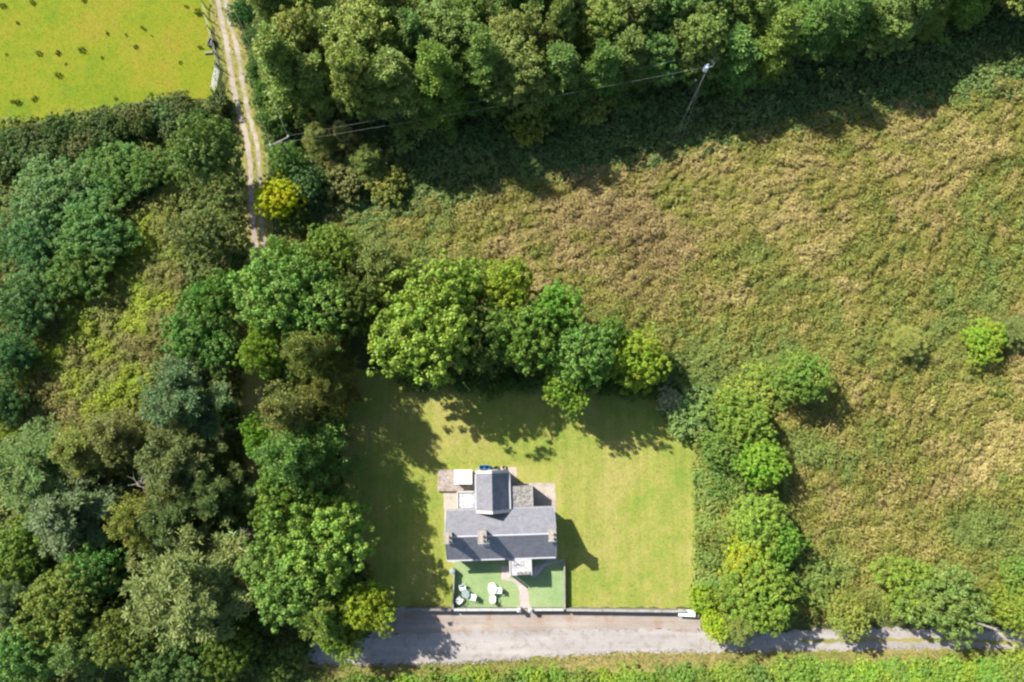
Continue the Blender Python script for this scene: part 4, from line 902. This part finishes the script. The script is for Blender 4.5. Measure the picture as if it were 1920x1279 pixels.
SHADE = P((500, 240), (600, 210), (850, 215), (1130, 170), (1450, 110), (1750, 20), (2050, -80), (2060, 170), (1750, 200), (1500, 245), (1250, 310), (1000, 350), (800, 400), (580, 440), (520, 430))
tussocks('undergrowth', 'shaded nettles and brambles between the wood and the meadow', scatter(SHADE, 5000, g, AV), 21, .55, .34, .22, .6, under_colour, 33, (.1, -.1), 'undergrowth')
def lawn_colour(X, Y, rng):
    b = np.clip(NZ(X, Y, 5.0, 3)*1.2 - .15 + rng.normal(0, .15, len(X)), 0, 1)[:, None]; return np.array([.15, .215, .038])*(1-b) + np.array([.265, .25, .075])*b
HP2 = P((820, 872), (1045, 872), (1062, 1050), (1062, 1141), (845, 1141), (832, 1050))
def blades(name, label, pg, n, L, wd, colf, seed, avoid=()):
    q = scatter(pg, n, g, avoid); r = np.random.default_rng(seed); ax = unit(np.column_stack([r.normal(.2, .7, n), r.normal(-.1, .7, n), np.ones(n)])); l = L*r.uniform(.6, 1.4, n)
    C = np.column_stack([q, np.full(n, .004)]) + ax*(l*.48)[:, None]
    me = kites(name, C, ax, unit(r.normal(0, .4, (n, 3)) + np.array([0, 0, 1])), l, wd, .12, col=colf(q[:, 0], q[:, 1], r)*r.uniform(.75, 1.3, (n, 1))); tag(obj(name, me, BLADE), label, 'grass', kind='stuff')
blades('lawn_grass', 'short mown grass blades over the lawn round the cottage', LAWNP, 42000, .11, .035, lawn_colour, 41, (HP2,))
def past_colour(X, Y, rng):
    b = np.clip(NZ(X, Y, 6.0, 3)*1.3 - .2 + rng.normal(0, .15, len(X)), 0, 1)[:, None]; return np.array([.112, .165, .009])*(1-b) + np.array([.175, .175, .014])*b
blades('pasture_grass', 'grazed grass blades over the bright pasture', [p for p in PASTURE], 30000, .10, .04, past_colour, 42)
def verge_colour(X, Y, rng):
    b = np.clip(NZ(X, Y, 2.0, 3)*1.2 - .1 + rng.normal(0, .15, len(X)), 0, 1)[:, None]; return np.array([.11, .15, .025])*(1-b) + np.array([.23, .19, .07])*b
VB = P((520, 1248), (860, 1240), (1000, 1236), (1200, 1226), (1400, 1226), (2050, 1222), (2050, 1252), (1330, 1250), (860, 1262), (520, 1280))
blades('verge_grass', 'dry grass along the lower side of the lane', VB, 9000, .2, .05, verge_colour, 43)
edge = np.array(ragged(LANEP, .12, .22, 5)); r = np.random.default_rng(44); n = len(edge)*3
q = np.repeat(edge, 3, 0) + r.normal(0, .1, (n, 2)); q = q[~inside(q, FOREP)]; n = len(q); ax = unit(np.column_stack([r.normal(0, .7, n), r.normal(0, .7, n), np.ones(n)])); l = r.uniform(.1, .28, n)
me = kites('lane_edge_grass', np.column_stack([q, np.full(n, .0)]) + ax*(l*.48)[:, None], ax, unit(r.normal(0, .4, (n, 3)) + np.array([0, 0, 1])), l, .06, .12, col=verge_colour(q[:, 0], q[:, 1], r)); tag(obj('lane_edge_grass', me, BLADE), 'straggling grass along the edges of the lane', 'grass', kind='stuff')
c2 = np.array(P(*TRACKC)); tq = scatter(TRACKBED, 9000, g); dl = np.minimum(pdist(tq, P(*TRL), False), pdist(tq, P(*TRR), False)); tq = tq[dl > .36]; n = len(tq); ax = unit(np.column_stack([r.normal(0, .6, n), r.normal(0, .6, n), np.ones(n)])); l = r.uniform(.1, .3, n)
me = kites('track_grass', np.column_stack([tq, np.full(n, .0)]) + ax*(l*.48)[:, None], ax, unit(r.normal(0, .4, (n, 3)) + np.array([0, 0, 1])), l, .06, .12, col=verge_colour(tq[:, 0], tq[:, 1], r)*np.array([.85, 1.0, .6])); tag(obj('track_grass', me, BLADE), 'grass growing between and beside the wheel tracks', 'grass', kind='stuff')

LEFTP = P((-120, 240), (330, 190), (440, 190), (465, 300), (470, 470), (640, 470), (660, 700), (640, 1000), (735, 1140), (560, 1190), (500, 1230), (560, 1255), (700, 1262), (700, 1330), (-160, 1330))
tussocks('ground_cover', 'weedy grass and low leaves under the trees on the left', scatter(LEFTP, 8500, g, AV + (ROUGH,)), 13, .57, .36, .21, .5, lambda X, Y, r: under_colour(X, Y, r)*np.array([1.05, .95, .7]), 34, (.1, -.1), 'ground cover')
EASTP = P((1240, 700), (1330, 740), (1400, 800), (1470, 850), (1490, 1000), (1480, 1172), (1306, 1172), (1306, 845), (1250, 800))
tussocks('ground_cover', 'green weeds and brambles along the east side of the lawn', scatter(EASTP, 1500, g, AV), 24, .5, .3, .18, .55, lambda X, Y, r: under_colour(X, Y, r)*np.array([1.5, 1.3, .95]), 35, (.1, -.1), 'ground cover')

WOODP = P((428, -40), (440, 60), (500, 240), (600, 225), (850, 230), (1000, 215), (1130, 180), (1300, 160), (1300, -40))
tussocks('ground_cover', 'dark leafy floor under the north wood', scatter(WOODP, 2400, g, AV), 14, .6, .34, .2, .5, lambda X, Y, r: under_colour(X, Y, r)*np.array([.8, .75, .7]), 36, (.1, -.1), 'ground cover')
